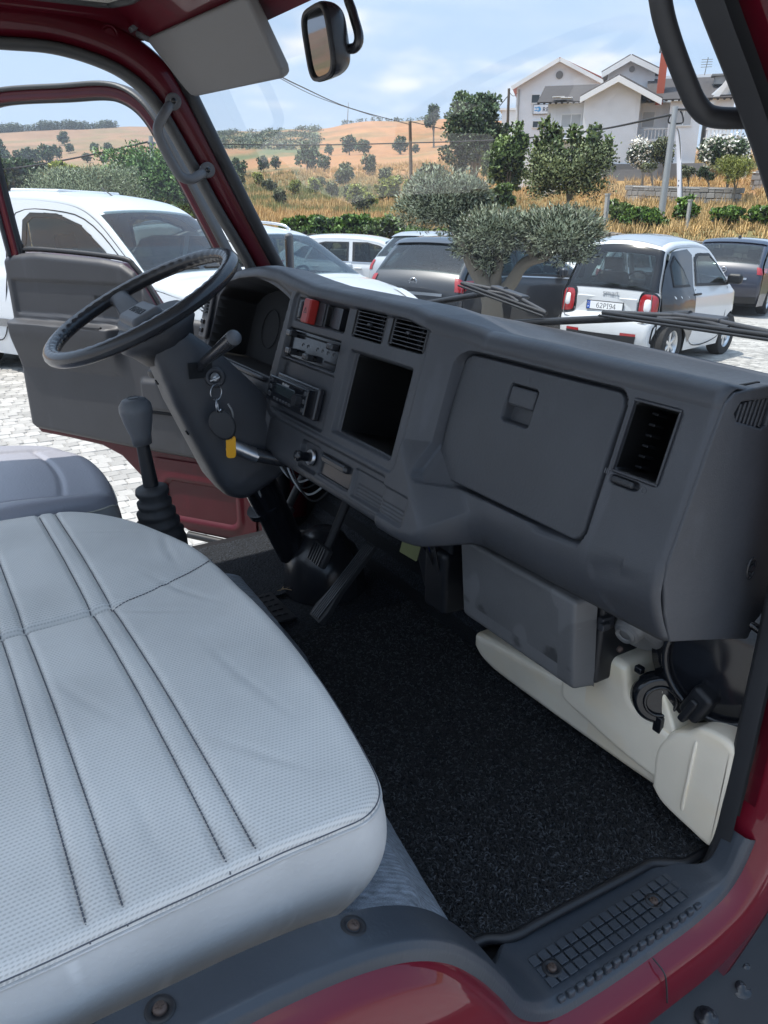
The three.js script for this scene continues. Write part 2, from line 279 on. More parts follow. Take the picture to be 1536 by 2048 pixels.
{
  const azs = []; for (let i = 0; i <= 520; i++) { const t = i / 520 * 2 - 1; azs.push(Math.PI * (0.25 * t + 0.75 * t * t * t)); }
  const rs = []; for (let r = 21.5; r < 800; r *= 1.022) rs.push(r);
  const nu = azs.length - 1, nv = rs.length - 1;
  const g = grid(nu, nv, (u, v) => { const a = azs[Math.round(u * nu)], r = rs[Math.round(v * nv)], x = CAM.x + (HEAD.x * Math.cos(a) + RIGHT.x * Math.sin(a)) * r, z = CAM.z + (HEAD.z * Math.cos(a) + RIGHT.z * Math.sin(a)) * r; return [x, landY(x, z), z, x, z]; });
  const p = g.attributes.position, c = new Float32Array(p.count * 3);
  for (let i = 0; i < p.count; i++) {
    const x = p.getX(i), z = p.getZ(i), [a, r] = polar(x, z), px = pxOf(a);
    const n1 = fbm(x * 0.05, z * 0.05, 0, 4, 2), n2 = fbm(x * 0.25 + 9, z * 0.25, 0, 4, 6), n3 = fbm(x * 0.012, z * 0.012, 0, 3, 12);
    const far1 = smooth(110, 260, r), straw = [0.44, 0.25, 0.088], earth = [0.33, 0.16, 0.075], far2 = [0.40, 0.19, 0.075], green = [0.12, 0.14, 0.05], brown = [0.27, 0.165, 0.10];
    let m = [0, 1, 2].map((k) => lerp(lerp(straw[k], earth[k], smooth(0.42, 0.62, n2)), lerp(far2[k], brown[k], smooth(620, 300, px) * 0.8), far1));
    const gs = clamp(smooth(0.50, 0.68, n1) * 0.8 * (1 - 0.5 * far1) + (px > 430 && px < 640 ? smooth(0.42, 0.6, n3 * 0.5 + n1 * 0.5) * 0.8 * far1 : 0)); m = m.map((q, k) => lerp(q, green[k], gs));
    const s = (0.80 + 0.36 * fbm(x * 0.022, z * 0.05, 0, 5, 77)) * (0.64 + 0.34 * n2 + 0.16 * fbm(x * 0.9, z * 0.9, 0, 3, 40)); c.set(m.map((q) => q * s), 3 * i);
  }
  g.setAttribute('color', new THREE.BufferAttribute(c, 3));
  const dry = tex(512, (u, v) => { const m = 0.62 + 0.76 * fbm(u * 40, v * 12, 0, 5, 101); return [toS(m), toS(m), toS(m)].map((q) => Math.min(1, q)); }, true, 7);
  mesh('hillside', g, std([1, 1, 1], { vertexColors: true, map: dry, roughness: 1 })).userData.kind = 'structure';
}
// ---------- paved car park: bedding sheet with granite setts ----------
const lotG = grid(60, 60, (u, v) => { const a = u * 2 * Math.PI, r = 22.5 * v, x = CAM.x + Math.cos(a) * r, z = CAM.z + Math.sin(a) * r; return [x, lotY(x) - 0.002, z, x, z]; });
const pave = mesh('paving', lotG, M.stone); pave.userData.kind = 'structure';
{
  const variants = [0, 1, 2].map((k) => { const g = new RoundedBoxGeometry(0.1065, 0.05, 0.1045, 1, 0.009); const p = g.attributes.position; for (let i = 0; i < p.count; i++) p.setXYZ(i, p.getX(i) * (1 + 0.10 * (hash(i, k, 1) - 0.5) * 0.3 + k * 0.02), p.getY(i), p.getZ(i)); g.computeVertexNormals(); return metreUV(g); });
  const mats = [0.80, 1.0, 1.15].map((m) => std([m, m * 0.99, m * 0.965], { map: stoneC, roughness: 0.8 })), spots = [];
  for (let k = 0; k < 190; k++) for (let i = 0; i < 150; i++) {                       // running rows with a gentle wave
    const z = -1.25 - k * 0.107, x = -1.6 + i * 0.109 + (k % 2) * 0.054 + 0.02 * Math.sin(k * 1.7), zz = z + 0.035 * Math.sin(x * 1.4) + 0.012 * (hash(i, k, 3) - 0.5), xx = x + 0.01 * (hash(i, k, 4) - 0.5);
    const [a, r] = polar(xx, zz); if (r > 20.5 || Math.abs(a) > 0.62) continue;
    spots.push([r, xx, zz, i, k]);
  }
  spots.sort((p, q) => p[0] - q[0]);
  const place = (x, z, i, k) => new THREE.Matrix4().compose(V(x, lotY(x) - 0.022 + 0.006 * hash(i, k, 5), z), new THREE.Quaternion().setFromEuler(new THREE.Euler(0.05 * (hash(i, k, 6) - 0.5), 0.12 * (hash(i, k, 7) - 0.5), 0.05 * (hash(i, k, 8) - 0.5))), V(1, 1, 0.97 + 0.06 * hash(i, k, 9)));
  const shown = (x, z) => { const [a] = polar(x, z); const px = pxOf(a); return px > -30 && px < 420; };
  let made = 0; const rest = [];
  for (const s of spots) if (made < 280 && shown(s[1], s[2])) { const o = new THREE.Mesh(variants[s[3] % 3], mats[Math.floor(hash(s[3], s[4], 10) * 3)]); o.name = 'paving_stone'; o.castShadow = o.receiveShadow = true; place(s[1], s[2], s[3], s[4]).decompose(o.position, o.quaternion, o.scale); pave.add(o); made++; } else rest.push(s);
  const im = new THREE.InstancedMesh(variants[1], std([1, 1, 1], { map: stoneC, roughness: 0.8 }), rest.length), c = new THREE.Color();
  rest.forEach((s, n) => { im.setMatrixAt(n, place(s[1], s[2], s[3], s[4])); const m = 0.72 + 0.5 * hash(s[3], s[4], 10); im.setColorAt(n, c.setRGB(m, m * 0.99, m * 0.965)); });
  im.name = 'paving_stones'; im.userData.kind = 'stuff'; im.castShadow = im.receiveShadow = true; pave.add(im);
}

// ================= the truck: one thing, everything fixed to it is its part =================
const truck = thing('small_truck', 'dark red small truck seen into its open cab, grey dashboard and seats inside', 'truck');
const part = (name, geo, mat, parent = truck, label) => mesh(name, geo, mat, parent, label);

// ---------- shell: door apertures, pillars, sills, floor, roof front ----------
const APERTURE = [[-0.55, 1.99], [0.0, 2.003], [0.29, 2.006], [0.40, 2.006], [0.492, 1.988], [0.546, 1.966], [0.598, 1.924], [0.681, 1.786], [0.737, 1.682], [0.815, 1.545], [0.868, 1.42], [0.885, 1.25], [0.883, 1.05], [0.88, 0.90], [0.872, 0.80], [0.85, 0.765]];
const NEAR = [[-0.55, 1.99], [0.0, 2.003], [0.25, 2.006], [0.36, 2.006], [0.45, 1.988], [0.505, 1.958], [0.555, 1.905], [0.60, 1.852], [0.668, 1.784], [0.735, 1.711], [0.815, 1.60], [0.868, 1.44], [0.883, 1.25], [0.883, 1.05], [0.88, 0.90], [0.872, 0.80], [0.85, 0.765]];
for (const s of [-1, 1]) {
  const Z = s < 0 ? -0.765 : 0.782;
  part('door_seal', sweep(s < 0 ? APERTURE : NEAR, Z, [[-0.002, 0.02], [-0.003, -0.002], [0.004, -0.011], [0.011, -0.009], [0.015, -0.012], [0.020, -0.006], [0.021, 0.012]], { zs: s, n: 160 }), s < 0 ? M.seal : M.rubber);
  part('pillar', sweep((s < 0 ? APERTURE : NEAR).slice(0, 15), Z, [[0.021, 0.03], [0.022, -0.003], [0.036, -0.012], [0.06, -0.014], [0.084, -0.010], [0.093, 0.004], [0.10, 0.05]], { zs: s, n: 160 }), M.red);
  // the black gasket of the windscreen runs along the pillar
  part('windscreen_gasket', tube([[0.600, 2.10, Z * 0.985], [0.668, 1.995, Z * 0.985], [0.765, 1.80, Z * 0.985], [0.852, 1.63, Z * 0.985], [0.905, 1.53, Z * 0.985]], 0.017, 60, 12), M.black);
}
for (const s of [-1, 1]) part('header_panel', grid(40, 12, (u, v) => [lerp(-0.55, 0.60, u), lerp(2.045, 2.108, Math.sin(v * 1.57)), s * lerp(0.768, 0.66, 1 - Math.cos(v * 1.57))]), M.red);
for (const [x, l] of [[0.05, 0.36], [0.42, 0.10]]) part('header_bead', tube([[x - l / 2, 2.058, -0.764], [x, 2.060, -0.762], [x + l / 2, 2.058, -0.764]], 0.008, 20, 8), M.red);
part('plug', [new THREE.TorusGeometry(0.017, 0.0028, 8, 28).translate(0.520, 2.050, -0.755), rod(V(0.520, 2.050, -0.765), V(0.520, 2.050, -0.752), 0.011)], M.red);
part('windscreen_header', grid(30, 16, (u, v) => [lerp(0.50, 0.668, v), lerp(2.112, 2.005, Math.pow(v, 1.6)) - 0.012 * Math.sin(v * Math.PI), lerp(-0.775, 0.775, u)]), M.red);
part('roof_lining', grid(16, 24, (u, v) => [lerp(-0.70, 0.545, u), 2.095 + 0.025 * Math.sin(Math.PI * v), lerp(-0.70, 0.70, v)]), M.lining);
part('roof', grid(20, 20, (u, v) => [lerp(-0.70, 0.66, u), 2.135 + 0.03 * Math.sin(Math.PI * v) - 0.06 * Math.pow(Math.max(0, u - 0.8) / 0.2, 2), lerp(-0.83, 0.83, v)]), M.red);
part('lining_edge', tube([[-0.5, 2.096, -0.70], [0.4, 2.096, -0.70], [0.52, 2.096, -0.67], [0.545, 2.096, -0.5], [0.545, 2.11, 0.4]], 0.009, 60, 8), M.seal);
// glass
part('windscreen', grid(2, 24, (u, v) => { const z = lerp(-0.735, 0.735, v), b = 0.05 * (1 - Math.pow(z / 0.735, 2)), y = lerp(2.03, 1.495, u); return [0.912 - 0.51 * (y - 1.54) + b, y, z]; }), M.glass);
// floor, front wall
part('floor_pan', box(1.5, 0.02, 1.52, 0.30, 0.735, 0), M.black);
part('firewall', [grid(2, 2, (u, v) => [lerp(1.03, 1.06, v), lerp(0.74, 1.46, v), lerp(-0.78, 0.78, u)]), box(0.12, 0.03, 1.5, 1.0, 1.44, 0)], M.blackMatt);
part('door_sill', [box(1.3, 0.03, 0.05, 0.2, 0.74, -0.775), rod(V(0.88, 0.74, -0.78), V(0.90, 1.4, -0.78), 0.03)], M.black);

// near side: arch, sill and foot of the pillar in red
const SILL = [[-0.45, 1.046], [-0.1, 1.046], [0.08, 1.044], [0.17, 1.040], [0.245, 1.028], [0.305, 1.006], [0.352, 0.972], [0.395, 0.92], [0.43, 0.865], [0.468, 0.80], [0.52, 0.758], [0.60, 0.745], [0.72, 0.745], [0.81, 0.752], [0.865, 0.778], [0.898, 0.85], [0.911, 1.0], [0.911, 1.25], [0.902, 1.42]];
part('sill', sweep(SILL, 0.795, [[0.002, -0.015], [0.002, 0.02], [-0.012, 0.045], [-0.022, 0.05], [-0.04, 0.053], [-0.075, 0.058], [-0.085, 0.05], [-0.095, 0.02], [-0.10, -0.02]].map(([b, n]) => [-(-b) * 1, n]), { n: 200 }), M.redSill);
part('door_jamb', [sweep([[0.875, 0.70], [0.905, 0.82], [0.917, 1.0], [0.915, 1.3]], 0.79, [[-0.0, -0.02], [-0.012, 0.03], [-0.05, 0.045], [-0.075, 0.035], [-0.12, 0.04], [-0.18, 0.05]], { n: 60 }),
  sweep([[0.84, 0.62], [0.93, 0.72], [0.965, 0.85], [0.97, 1.1], [0.97, 1.3]], 0.84, [[0, -0.02], [-0.01, 0.004], [-0.02, 0.004], [-0.03, -0.02]], { n: 60 })], M.red);
part('open_door_edge', [rbox(0.05, 0.9, 0.03, 0.012, 1.072, 0.82, 0.87), rbox(0.02, 0.9, 0.02, 0.006, 1.042, 0.82, 0.872)], M.red);
part('footstep', [grid(24, 24, (u, v) => { const x = lerp(0.30, 1.40, u), z = lerp(0.80, 1.10, v); return [x, 0.60 + 0.010 * Math.sin(u * 14) * Math.sin(v * 5) + 0.05 * Math.pow(1 - v, 6) - 0.08 * Math.pow(v, 5), z]; }), rbox(0.8, 0.16, 0.02, 0.008, 0.70, 0.50, 1.10)], M.rubber);
for (const [x, z] of [[0.868, 0.866], [0.902, 0.850], [0.79, 0.868]]) part('bolt', lathe([[0, 0.008], [0.007, 0.007], [0.008, 0], [0.016, 0], [0.017, -0.003]], 12).translate(x, 0.617, z), M.plasticGloss);

// the dark plastic trim over arch and sill, with tread blocks and screws
part('sill_trim', (() => {
  const prof = [[-0.05, 0], [-0.02, 0.004], [0.006, 0.008], [0.013, 0.02], [0.016, 0.06], [0.0165, 0.55], [0.015, 0.82], [0.008, 0.94], [-0.004, 0.99], [-0.018, 1.0]], N = 240, pts = new THREE.CatmullRomCurve3(SILL.slice(0, 16).map(([x, y]) => V(x, y, 0)), false, 'centripetal').getSpacedPoints(N);
  return grid(N, 36, (u, v) => { const i = Math.round(u * N), p = pts[i], a = pts[Math.max(0, i - 1)], b = pts[Math.min(N, i + 1)], l = Math.hypot(b.x - a.x, b.y - a.y), q = v * 9, j = Math.min(8, Math.floor(q)), f = q - j, off = lerp(prof[j][0], prof[j + 1][0], f), zi = lerp(lerp(0.764, 0.708, smooth(0.44, 0.54, p.x)), 0.785, smooth(0.80, 0.885, p.x)), z = lerp(zi, 0.824, lerp(prof[j][1], prof[j + 1][1], f)); return [p.x - (b.y - a.y) / l * off, p.y + (b.x - a.x) / l * off, z, u * 1.7, z]; });
})(), M.trim);
const tread = [];
for (let i = 0; i < 17; i++) for (let j = 0; j < 3; j++) tread.push(rbox(0.0135, 0.002, 0.0135, 0.0008, 0.548 + i * 0.0165, 0.7686, 0.757 + j * 0.0165));
part('tread_blocks', tread, M.trim).userData.kind = 'stuff';
for (let i = 0; i < 18; i++) part('tread_rib', rbox(0.012, 0.014, 0.008, 0.003, 0.545 + i * 0.0165, 0.7605, 0.811), M.trim);
function screw(x, y, z, n, m) {
  const d = V(...n).normalize();
  part('screw', [aim(lathe([[0, 0.003], [0.005, 0.0032], [0.0065, 0], [0.006, -0.004]], 20), V(x, y, z), d), aim(box(0.008, 0.0012, 0.0014, 0, 0.0032, 0), V(x, y, z), d), aim(box(0.0014, 0.0012, 0.008, 0, 0.0033, 0), V(x, y, z), d)], m);
  part('screw_recess', aim(lathe([[0.0065, -0.0012], [0.009, 0.0003], [0.0125, 0.0010], [0.0135, -0.0015]], 28), V(x, y, z), d), M.black);
}
screw(0.262, 1.041, 0.785, [0.25, 1, 0], M.rust); screw(0.073, 1.062, 0.785, [0, 1, 0], M.rust);
screw(0.560, 0.7705, 0.777, [0, 1, 0], M.rust); screw(0.758, 0.769, 0.775, [0, 1, 0], M.rust);

part('weld_seam', tube([[0.70, 0.748, 0.826], [0.701, 0.741, 0.845], [0.703, 0.722, 0.851], [0.706, 0.690, 0.855]], 0.0012, 30, 6), M.rubber);
part('chassis', box(1.7, 0.32, 1.44, 0.25, 0.53, 0), M.blackMatt);
// carpets
part('floor_carpet', grid(40, 40, (u, v) => { const x = lerp(0.28, 1.03, u), z = lerp(-0.77, 0.70, v); return [x, 0.755 + 0.006 * fbm(x * 9, z * 9, 0, 3, 4) + 0.10 * Math.pow(smooth(0.90, 1.03, x), 2), z]; }), M.carpet);
function matEdge(x) { return 0.722 + 0.006 * Math.sin(x * 9) + 0.028 * smooth(0.80, 0.86, x) - 0.02 * smooth(0.55, 0.50, x); }
part('straw', [[0.70, -0.36, 0.4], [0.705, -0.355, 1.3], [0.695, -0.365, 2.2]].map(([x, z, a]) => rod(V(x - 0.018 * Math.cos(a), 0.778, z - 0.018 * Math.sin(a)), V(x + 0.018 * Math.cos(a), 0.786, z + 0.018 * Math.sin(a)), 0.0009, 0.0006, 5)), std([0.35, 0.24, 0.12]));
const mat = tag(mesh('floor_mat', grid(60, 60, (u, v) => { const x = lerp(0.46, 0.955, u), z = lerp(-0.16, matEdge(x), v); return [x, 0.768 + 0.004 * fbm(x * 12, z * 12, 0, 3, 14) + 0.004 * smooth(0.95, 1, v), z]; }), M.carpet), 'black looped carpet mat with grey flecks on the passenger floor', 'floor mat');
mesh('edging', tube(Array.from({ length: 24 }, (_, i) => { const x = lerp(0.47, 0.955, i / 23); return V(x, 0.771, matEdge(x)); }), 0.0075, 120, 8), M.black, mat);
tag(mesh('driver_mat', grid(20, 20, (u, v) => [lerp(0.42, 0.80, u), 0.768 + 0.004 * fbm(u * 6, v * 6, 0, 2, 8), lerp(-0.74, -0.36, v)]), M.carpet), 'dark carpet mat on the driver side floor below the steering column', 'floor mat');
part('heel_pad', [rbox(0.22, 0.006, 0.15, 0.002, 0.56, 0.773, -0.30), ...Array.from({ length: 60 }, (_, i) => rbox(0.012, 0.003, 0.007, 0.001, 0.47 + (i % 12) * 0.0165, 0.7775, -0.36 + Math.floor(i / 12) * 0.027, 1))], M.black);
{
  const loops = new THREE.InstancedMesh(new THREE.TorusGeometry(0.0024, 0.0008, 4, 6, Math.PI), std([1, 1, 1], { roughness: 0.9 }), 46000), m = new THREE.Matrix4(), q = new THREE.Quaternion(), e = new THREE.Euler(), c = new THREE.Color();
  for (let i = 0; i < 46000; i++) {
    const x = rr(0.465, 0.95), z = rr(-0.155, matEdge(x) - 0.006), s = rr(0.7, 1.5), b = rnd() < 0.24 ? rr(0.025, 0.075) : rr(0.006, 0.02);
    e.set(rr(-0.7, 0.7), rr(0, 6.3), rr(-0.7, 0.7)); m.compose(V(x, 0.7685 + 0.004 * fbm(x * 12, z * 12, 0, 3, 14) + 0.001, z), q.setFromEuler(e), V(s, s, s));
    loops.setMatrixAt(i, m); loops.setColorAt(i, c.setRGB(b * 0.9, b * 0.98, b * 1.12));
  }
  loops.name = 'pile'; loops.userData.kind = 'stuff'; mat.add(loops);
}

// ---------- the dashboard ----------
const topY = (z) => interp([[-0.80, 1.500], [-0.75, 1.515], [-0.69, 1.533], [-0.62, 1.548], [-0.515, 1.560], [-0.40, 1.559], [-0.32, 1.550], [-0.22, 1.541], [0.15, 1.538], [0.22, 1.528], [0.30, 1.510], [0.735, 1.506]], z);
const faceX = (z, y) => { const c = 0.225 + Math.max(0, 1.33 - y) * 1.0, w = 0.075; return lerp(0.725, 0.775, smooth(c - w * 0.35, c + w, z)) + 0.3 * (y - 1.48); };
const CHIN = (z) => interp([[-0.80, 1.34], [-0.33, 1.30], [-0.30, 1.19], [0.25, 1.188], [0.31, 1.20], [0.40, 1.262], [0.735, 1.292]], z);   // where the face turns forward
const LOW = (z) => interp([[-0.80, 1.27], [-0.33, 1.24], [-0.30, 1.165], [0.28, 1.170], [0.38, 1.185], [0.735, 1.178]], z);
const NW = V(-0.958, 0.287, 0), NV = V(0.287, 0.958, 0), NU = V(0, 0, 1);         // out of the face, up the face, along it
const sdRR = (x, y, x0, x1, y0, y1, r) => { const qx = Math.abs(x - (x0 + x1) / 2) - (x1 - x0) / 2 + r, qy = Math.abs(y - (y0 + y1) / 2) - (y1 - y0) / 2 + r; return Math.min(Math.max(qx, qy), 0) + Math.hypot(Math.max(qx, 0), Math.max(qy, 0)) - r; };
const HOLES = [                                                                  // z0 z1 y0 y1 radius depth wall
  [-0.300, 0.216, 1.268, 1.523, 0.018, 0.005, 0.003], [-0.285, -0.062, 1.464, 1.514, 0.006, 0.006, 0.003], [-0.158, -0.068, 1.468, 1.510, 0.006, 0.07, 0.003],
  [-0.033, 0.079, 1.465, 1.516, 0.008, 0.05, 0.006], [0.097, 0.209, 1.467, 1.519, 0.008, 0.05, 0.006], [-0.298, -0.064, 1.389, 1.450, 0.005, 0.012, 0.003],
  [-0.304, -0.060, 1.275, 1.385, 0.006, 0.008, 0.003], [-0.026, 0.194, 1.285, 1.443, 0.008, 0.012, 0.005], [-0.006, 0.184, 1.293, 1.437, 0.004, 0.13, 0.003],
  [-0.140, -0.052, 1.19, 1.247, 0.012, 0.012, 0.004], [-0.048, 0.078, 1.197, 1.243, 0.006, 0.012, 0.003], [0.086, 0.278, 1.194, 1.247, 0.006, 0.005, 0.003],
  [0.262, 0.610, 1.272, 1.478, 0.022, 0.016, 0.002], [0.622, 0.688, 1.382, 1.466, 0.006, 0.09, 0.003], [0.616, 0.694, 1.376, 1.472, 0.008, 0.003, 0.004], [0.6195, 0.667, 1.3635, 1.3755, 0.006, 0.008, 0.002],
];
let carveAt = 0;
function carve(z, y) {
  let d = 0, m = 0;
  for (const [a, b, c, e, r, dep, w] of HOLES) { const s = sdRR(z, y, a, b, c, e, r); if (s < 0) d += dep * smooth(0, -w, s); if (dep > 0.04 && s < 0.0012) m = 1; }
  // binnacle: an arched opening under the hood
  const zt = clamp((z + 0.55) / 0.22, -1, 1), yt = 1.534 - 0.03 * zt * zt - 0.05 * Math.pow(Math.max(0, -zt), 4), s = Math.max(Math.abs(z + 0.548 - (y - 1.43) * 0.12) - 0.208, Math.max(y - yt, 1.333 - y));
  if (s < 0.016) d += 0.006 * smooth(0.016, 0.006, s) + 0.11 * smooth(0, -0.010, s);
  if (z < 0.20 && z > -0.31 && y < 1.262) d += 0.010 * smooth(1.263, 1.255, y) * smooth(0.20, 0.19, z);
  if (z > 0.615 && y < 1.272) { const k = smooth(0.615, 0.622, z - (1.27 - y) * 0.55) * smooth(0.732, 0.722, z - (1.27 - y) * 0.4); d += 0.0032 * k * (0.5 - 0.5 * Math.cos((y - 1.2) / 0.0085 * 2 * Math.PI)); }
  if (z > 0.10 && z < 0.27 && y < 1.222 && y > 1.197) d += 0.0022 * (0.5 - 0.5 * Math.cos((y - 1.197) / 0.0063 * 2 * Math.PI));
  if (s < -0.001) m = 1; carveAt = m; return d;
}
const face = (z, y, off = 0) => { const p = V(faceX(z, y), y, z); return p.addScaledVector(NW, off); };
part('dashboard', (() => {
  const NF = 170, NL = 12, NT = 14, NC = 24, zs = [];
  for (let z = -0.80; z < 0.725; z += 0.0026) zs.push([z, 0]);
  for (let i = 0; i <= 8; i++) zs.push([0.725 + 0.010 * Math.sin(i / 8 * Math.PI / 2), 0.010 * (1 - Math.cos(i / 8 * Math.PI / 2))]);
  const N = zs.length - 1, ny = NT + NL + NF + NC;
  const dark = []; const g = grid(N, ny, (u, v) => {
    const [z, inset] = zs[Math.round(u * N)], j = Math.round(v * ny), yt = topY(z), R = 0.024, yf = yt - R * 1.1, xf = faceX(z, yf) + inset, lx = xf + R * 0.95;
    let x, y, s;
    if (j < NT) {                                                                // top, from the windscreen back to the lip
      const t = j / NT, xw = 0.945 + 0.05 * (1 - Math.pow(z / 0.75, 2)); x = lerp(xw, lx, t); s = (1 - t) * 0.16;
      y = lerp(1.492, yt, smooth(0, 0.9, t)) - inset * 0.6 - 0.010 * Math.sin(Math.PI * t) * smooth(0.2, 0.3, z); 
    } else if (j < NT + NL) { const a = (j - NT) / NL * (Math.PI / 2 + 0.1); x = lx - R * Math.sin(a) * 0.97; y = yt - inset * 0.6 - R * (1 - Math.cos(a)); s = -0.001 * (j - NT); }
    else {
      const yc = CHIN(z), yb = LOW(z), k = j - NT - NL;
      if (k <= NF) { y = lerp(yf, yc, k / NF); const d = carve(z, y); x = faceX(z, y) + inset + 0.958 * d; const yy = y; y -= 0.287 * d; s = -(yt - yy); }
      else { const t = (k - NF) / NC, xc = faceX(z, yc) + inset;
        if (t <= 0.6) { const q = t / 0.6; y = lerp(yc, yb, q); const d = carve(z, y); x = xc + (yc - yb) * (-0.3 * q + 0.55 * q * q) + d; s = -(yt - y); }
        else { const q = (t - 0.6) / 0.4; y = yb + 0.02 * q; x = xc + 0.55 * (yc - yb) + 0.22 * q; s = -(yt - yb) - 0.2 * q; } }
    }
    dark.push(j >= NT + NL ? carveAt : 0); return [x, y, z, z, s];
  });
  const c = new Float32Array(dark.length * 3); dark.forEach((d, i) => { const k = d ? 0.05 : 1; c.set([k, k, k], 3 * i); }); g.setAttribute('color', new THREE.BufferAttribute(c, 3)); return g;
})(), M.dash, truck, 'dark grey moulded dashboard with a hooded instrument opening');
// end face towards the open door, with the side demister grille
{
  const s = poly([[0.800, 1.497], [0.785, 1.487], [0.771, 1.446], [0.745, 1.36], [0.726, 1.297], [0.725, 1.27], [0.735, 1.225], [0.754, 1.180], [0.86, 1.150], [0.985, 1.112], [1.0, 1.25], [1.0, 1.40], [0.97, 1.470], [0.93, 1.492], [0.86, 1.499]]);
  s.holes.push(poly([[0.806, 1.472], [0.815, 1.484], [0.868, 1.4815], [0.877, 1.475], [0.873, 1.448], [0.865, 1.4445], [0.812, 1.461]], THREE.Path));
  part('dashboard_end', extrude(s, 0.010, 0.003).translate(0, 0, 0.7245), M.dashFlat);
  part('demister_back', box(0.10, 0.06, 0.004, 0.842, 1.464, 0.705), M.blackMatt);
  for (let i = 0; i < 7; i++) part('demister_slat', rbox(0.004, 0.040 - 0.002 * Math.abs(i - 4), 0.016, 0.0015, 0, 0, 0).rotateZ(-0.25).translate(0.816 + i * 0.0085, 1.4655 - i * 0.0002, 0.727), M.plastic);
  part('end_screw', [rod(V(0.899, 1.248, 0.728), V(0.899, 1.248, 0.741), 0.0055), new THREE.TorusGeometry(0.010, 0.002, 8, 24).scale(0.8, 1.4, 1).translate(0.899, 1.248, 0.738)], M.plasticGloss);
}
// a block that sits in the face: zc, yc centre, off the face outwards
const onFace = (g, z, y, off = 0) => { const p = face(z, y, off); return g.applyMatrix4(basis(p, NU, NV, NW)); };
// glove box lid
const lid = part('glove_box_lid', grid(150, 110, (u, v) => {
  const z = lerp(0.2645, 0.6075, u), y = lerp(1.2745, 1.4755, v), s = sdRR(z, y, 0.2645, 0.6075, 1.2745, 1.4755, 0.020), l = sdRR(z, y, 0.389, 0.452, 1.392, 1.448, 0.007);
  let d = 0.002 + 0.016 * smooth(-0.0035, 0.0002, s) + (l < 0 ? 0.017 * smooth(0, -0.003, l) : 0) - 0.004 * (1 - Math.pow((y - 1.375) / 0.1, 2));
  return [0.775 + 0.3 * (y - 1.48) + 0.958 * d, y - 0.287 * d, z, z, y];
}), M.dashLid, truck, 'leather-grained glove box lid');
const onPlane = (g, z, y, off) => g.applyMatrix4(basis(V(0.775 + 0.3 * (y - 1.48), y, z).addScaledVector(NW, off), NU, NV, NW));
part('latch', onPlane(rbox(0.056, 0.028, 0.010, 0.004), 0.4205, 1.431, -0.0045), M.dashLid, lid);
// slot at the passenger end and its slider
part('air_slot_back', onPlane(box(0.066, 0.086, 0.004), 0.655, 1.424, -0.088), M.blackMatt);
for (let i = 0; i < 6; i++) part('air_slot_rib', onPlane(rbox(0.010, 0.0035, 0.02, 0.001), 0.629, 1.390 + i * 0.0135, -0.045), M.black);
part('air_slot_rim', [onPlane(rbox(0.074, 0.003, 0.006, 0.001), 0.655, 1.3795, -0.001), onPlane(rbox(0.074, 0.003, 0.006, 0.001), 0.655, 1.4685, -0.001), onPlane(rbox(0.003, 0.09, 0.006, 0.001), 0.6195, 1.424, -0.001), onPlane(rbox(0.003, 0.09, 0.006, 0.001), 0.6905, 1.424, -0.001)], M.plastic);
part('slider', onPlane(rbox(0.036, 0.0085, 0.009, 0.004), 0.642, 1.3695, 0.0), M.rubber);
for (let i = 0; i < 3; i++) part('slider_mark', onPlane(box(0.0012, 0.007, 0.0006), 0.609 + i * 0.003, 1.376, 0.0006), M.grey);
part('slider_symbol', onPlane(new THREE.TorusGeometry(0.0035, 0.0006, 6, 16), 0.675, 1.369, 0.0004), M.grey);
// the two centre vents
const cOn = (g, z, y, off) => g.applyMatrix4(basis(V(0.725 + 0.3 * (y - 1.48), y, z).addScaledVector(NW, off), NU, NV, NW));
for (const [zc, yc] of [[0.023, 1.4905], [0.153, 1.493]]) {
  const v = part('air_vent', [cOn(box(0.104, 0.050, 0.003), zc, yc, -0.05), cOn(rbox(0.006, 0.050, 0.012, 0.002), zc - 0.0515, yc, -0.012), cOn(rbox(0.006, 0.050, 0.012, 0.002), zc + 0.0515, yc, -0.012)], M.black);
  for (let i = 0; i < 7; i++) part('slat', cOn(rbox(0.100, 0.0022, 0.014, 0.001), zc, yc - 0.0205 + i * 0.0068, -0.012), M.plasticGloss, v);
  part('vent_tab', cOn(rbox(0.009, 0.006, 0.010, 0.003), zc + 0.004, yc + 0.001, -0.003), M.plastic, v);
  for (const k of [-0.02, 0.02]) part('vane', cOn(box(0.0015, 0.046, 0.016), zc + k, yc, -0.028), M.black, v);
}
// switches
part('switch_plate', cOn(rbox(0.115, 0.046, 0.004, 0.002), -0.222, 1.489, -0.009), M.plastic);
part('rocker_switch', cOn(rbox(0.024, 0.040, 0.012, 0.003), -0.252, 1.490, -0.004), M.blackGloss);
part('rocker_switch', cOn(rbox(0.013, 0.036, 0.016, 0.004), -0.252, 1.489, -0.002), M.plasticGloss);
const hz = part('hazard_switch', cOn(rbox(0.030, 0.050, 0.022, 0.004), -0.205, 1.489, 0.004), M.hazard, truck, 'red hazard light switch');
part('symbol', cOn(extrude((() => { const s = poly([[-0.007, -0.006], [0.007, -0.006], [0, 0.007]]); s.holes.push(poly([[-0.0045, -0.0045], [0.0045, -0.0045], [0, 0.004]], THREE.Path)); return s; })(), 0.0006), -0.205, 1.490, 0.0148), M.black, hz);
part('pocket_liner', [cOn(box(0.044, 0.042, 0.06), -0.134, 1.489, -0.05), cOn(box(0.004, 0.012, 0.004), -0.083, 1.478, -0.03)], M.plasticGloss);
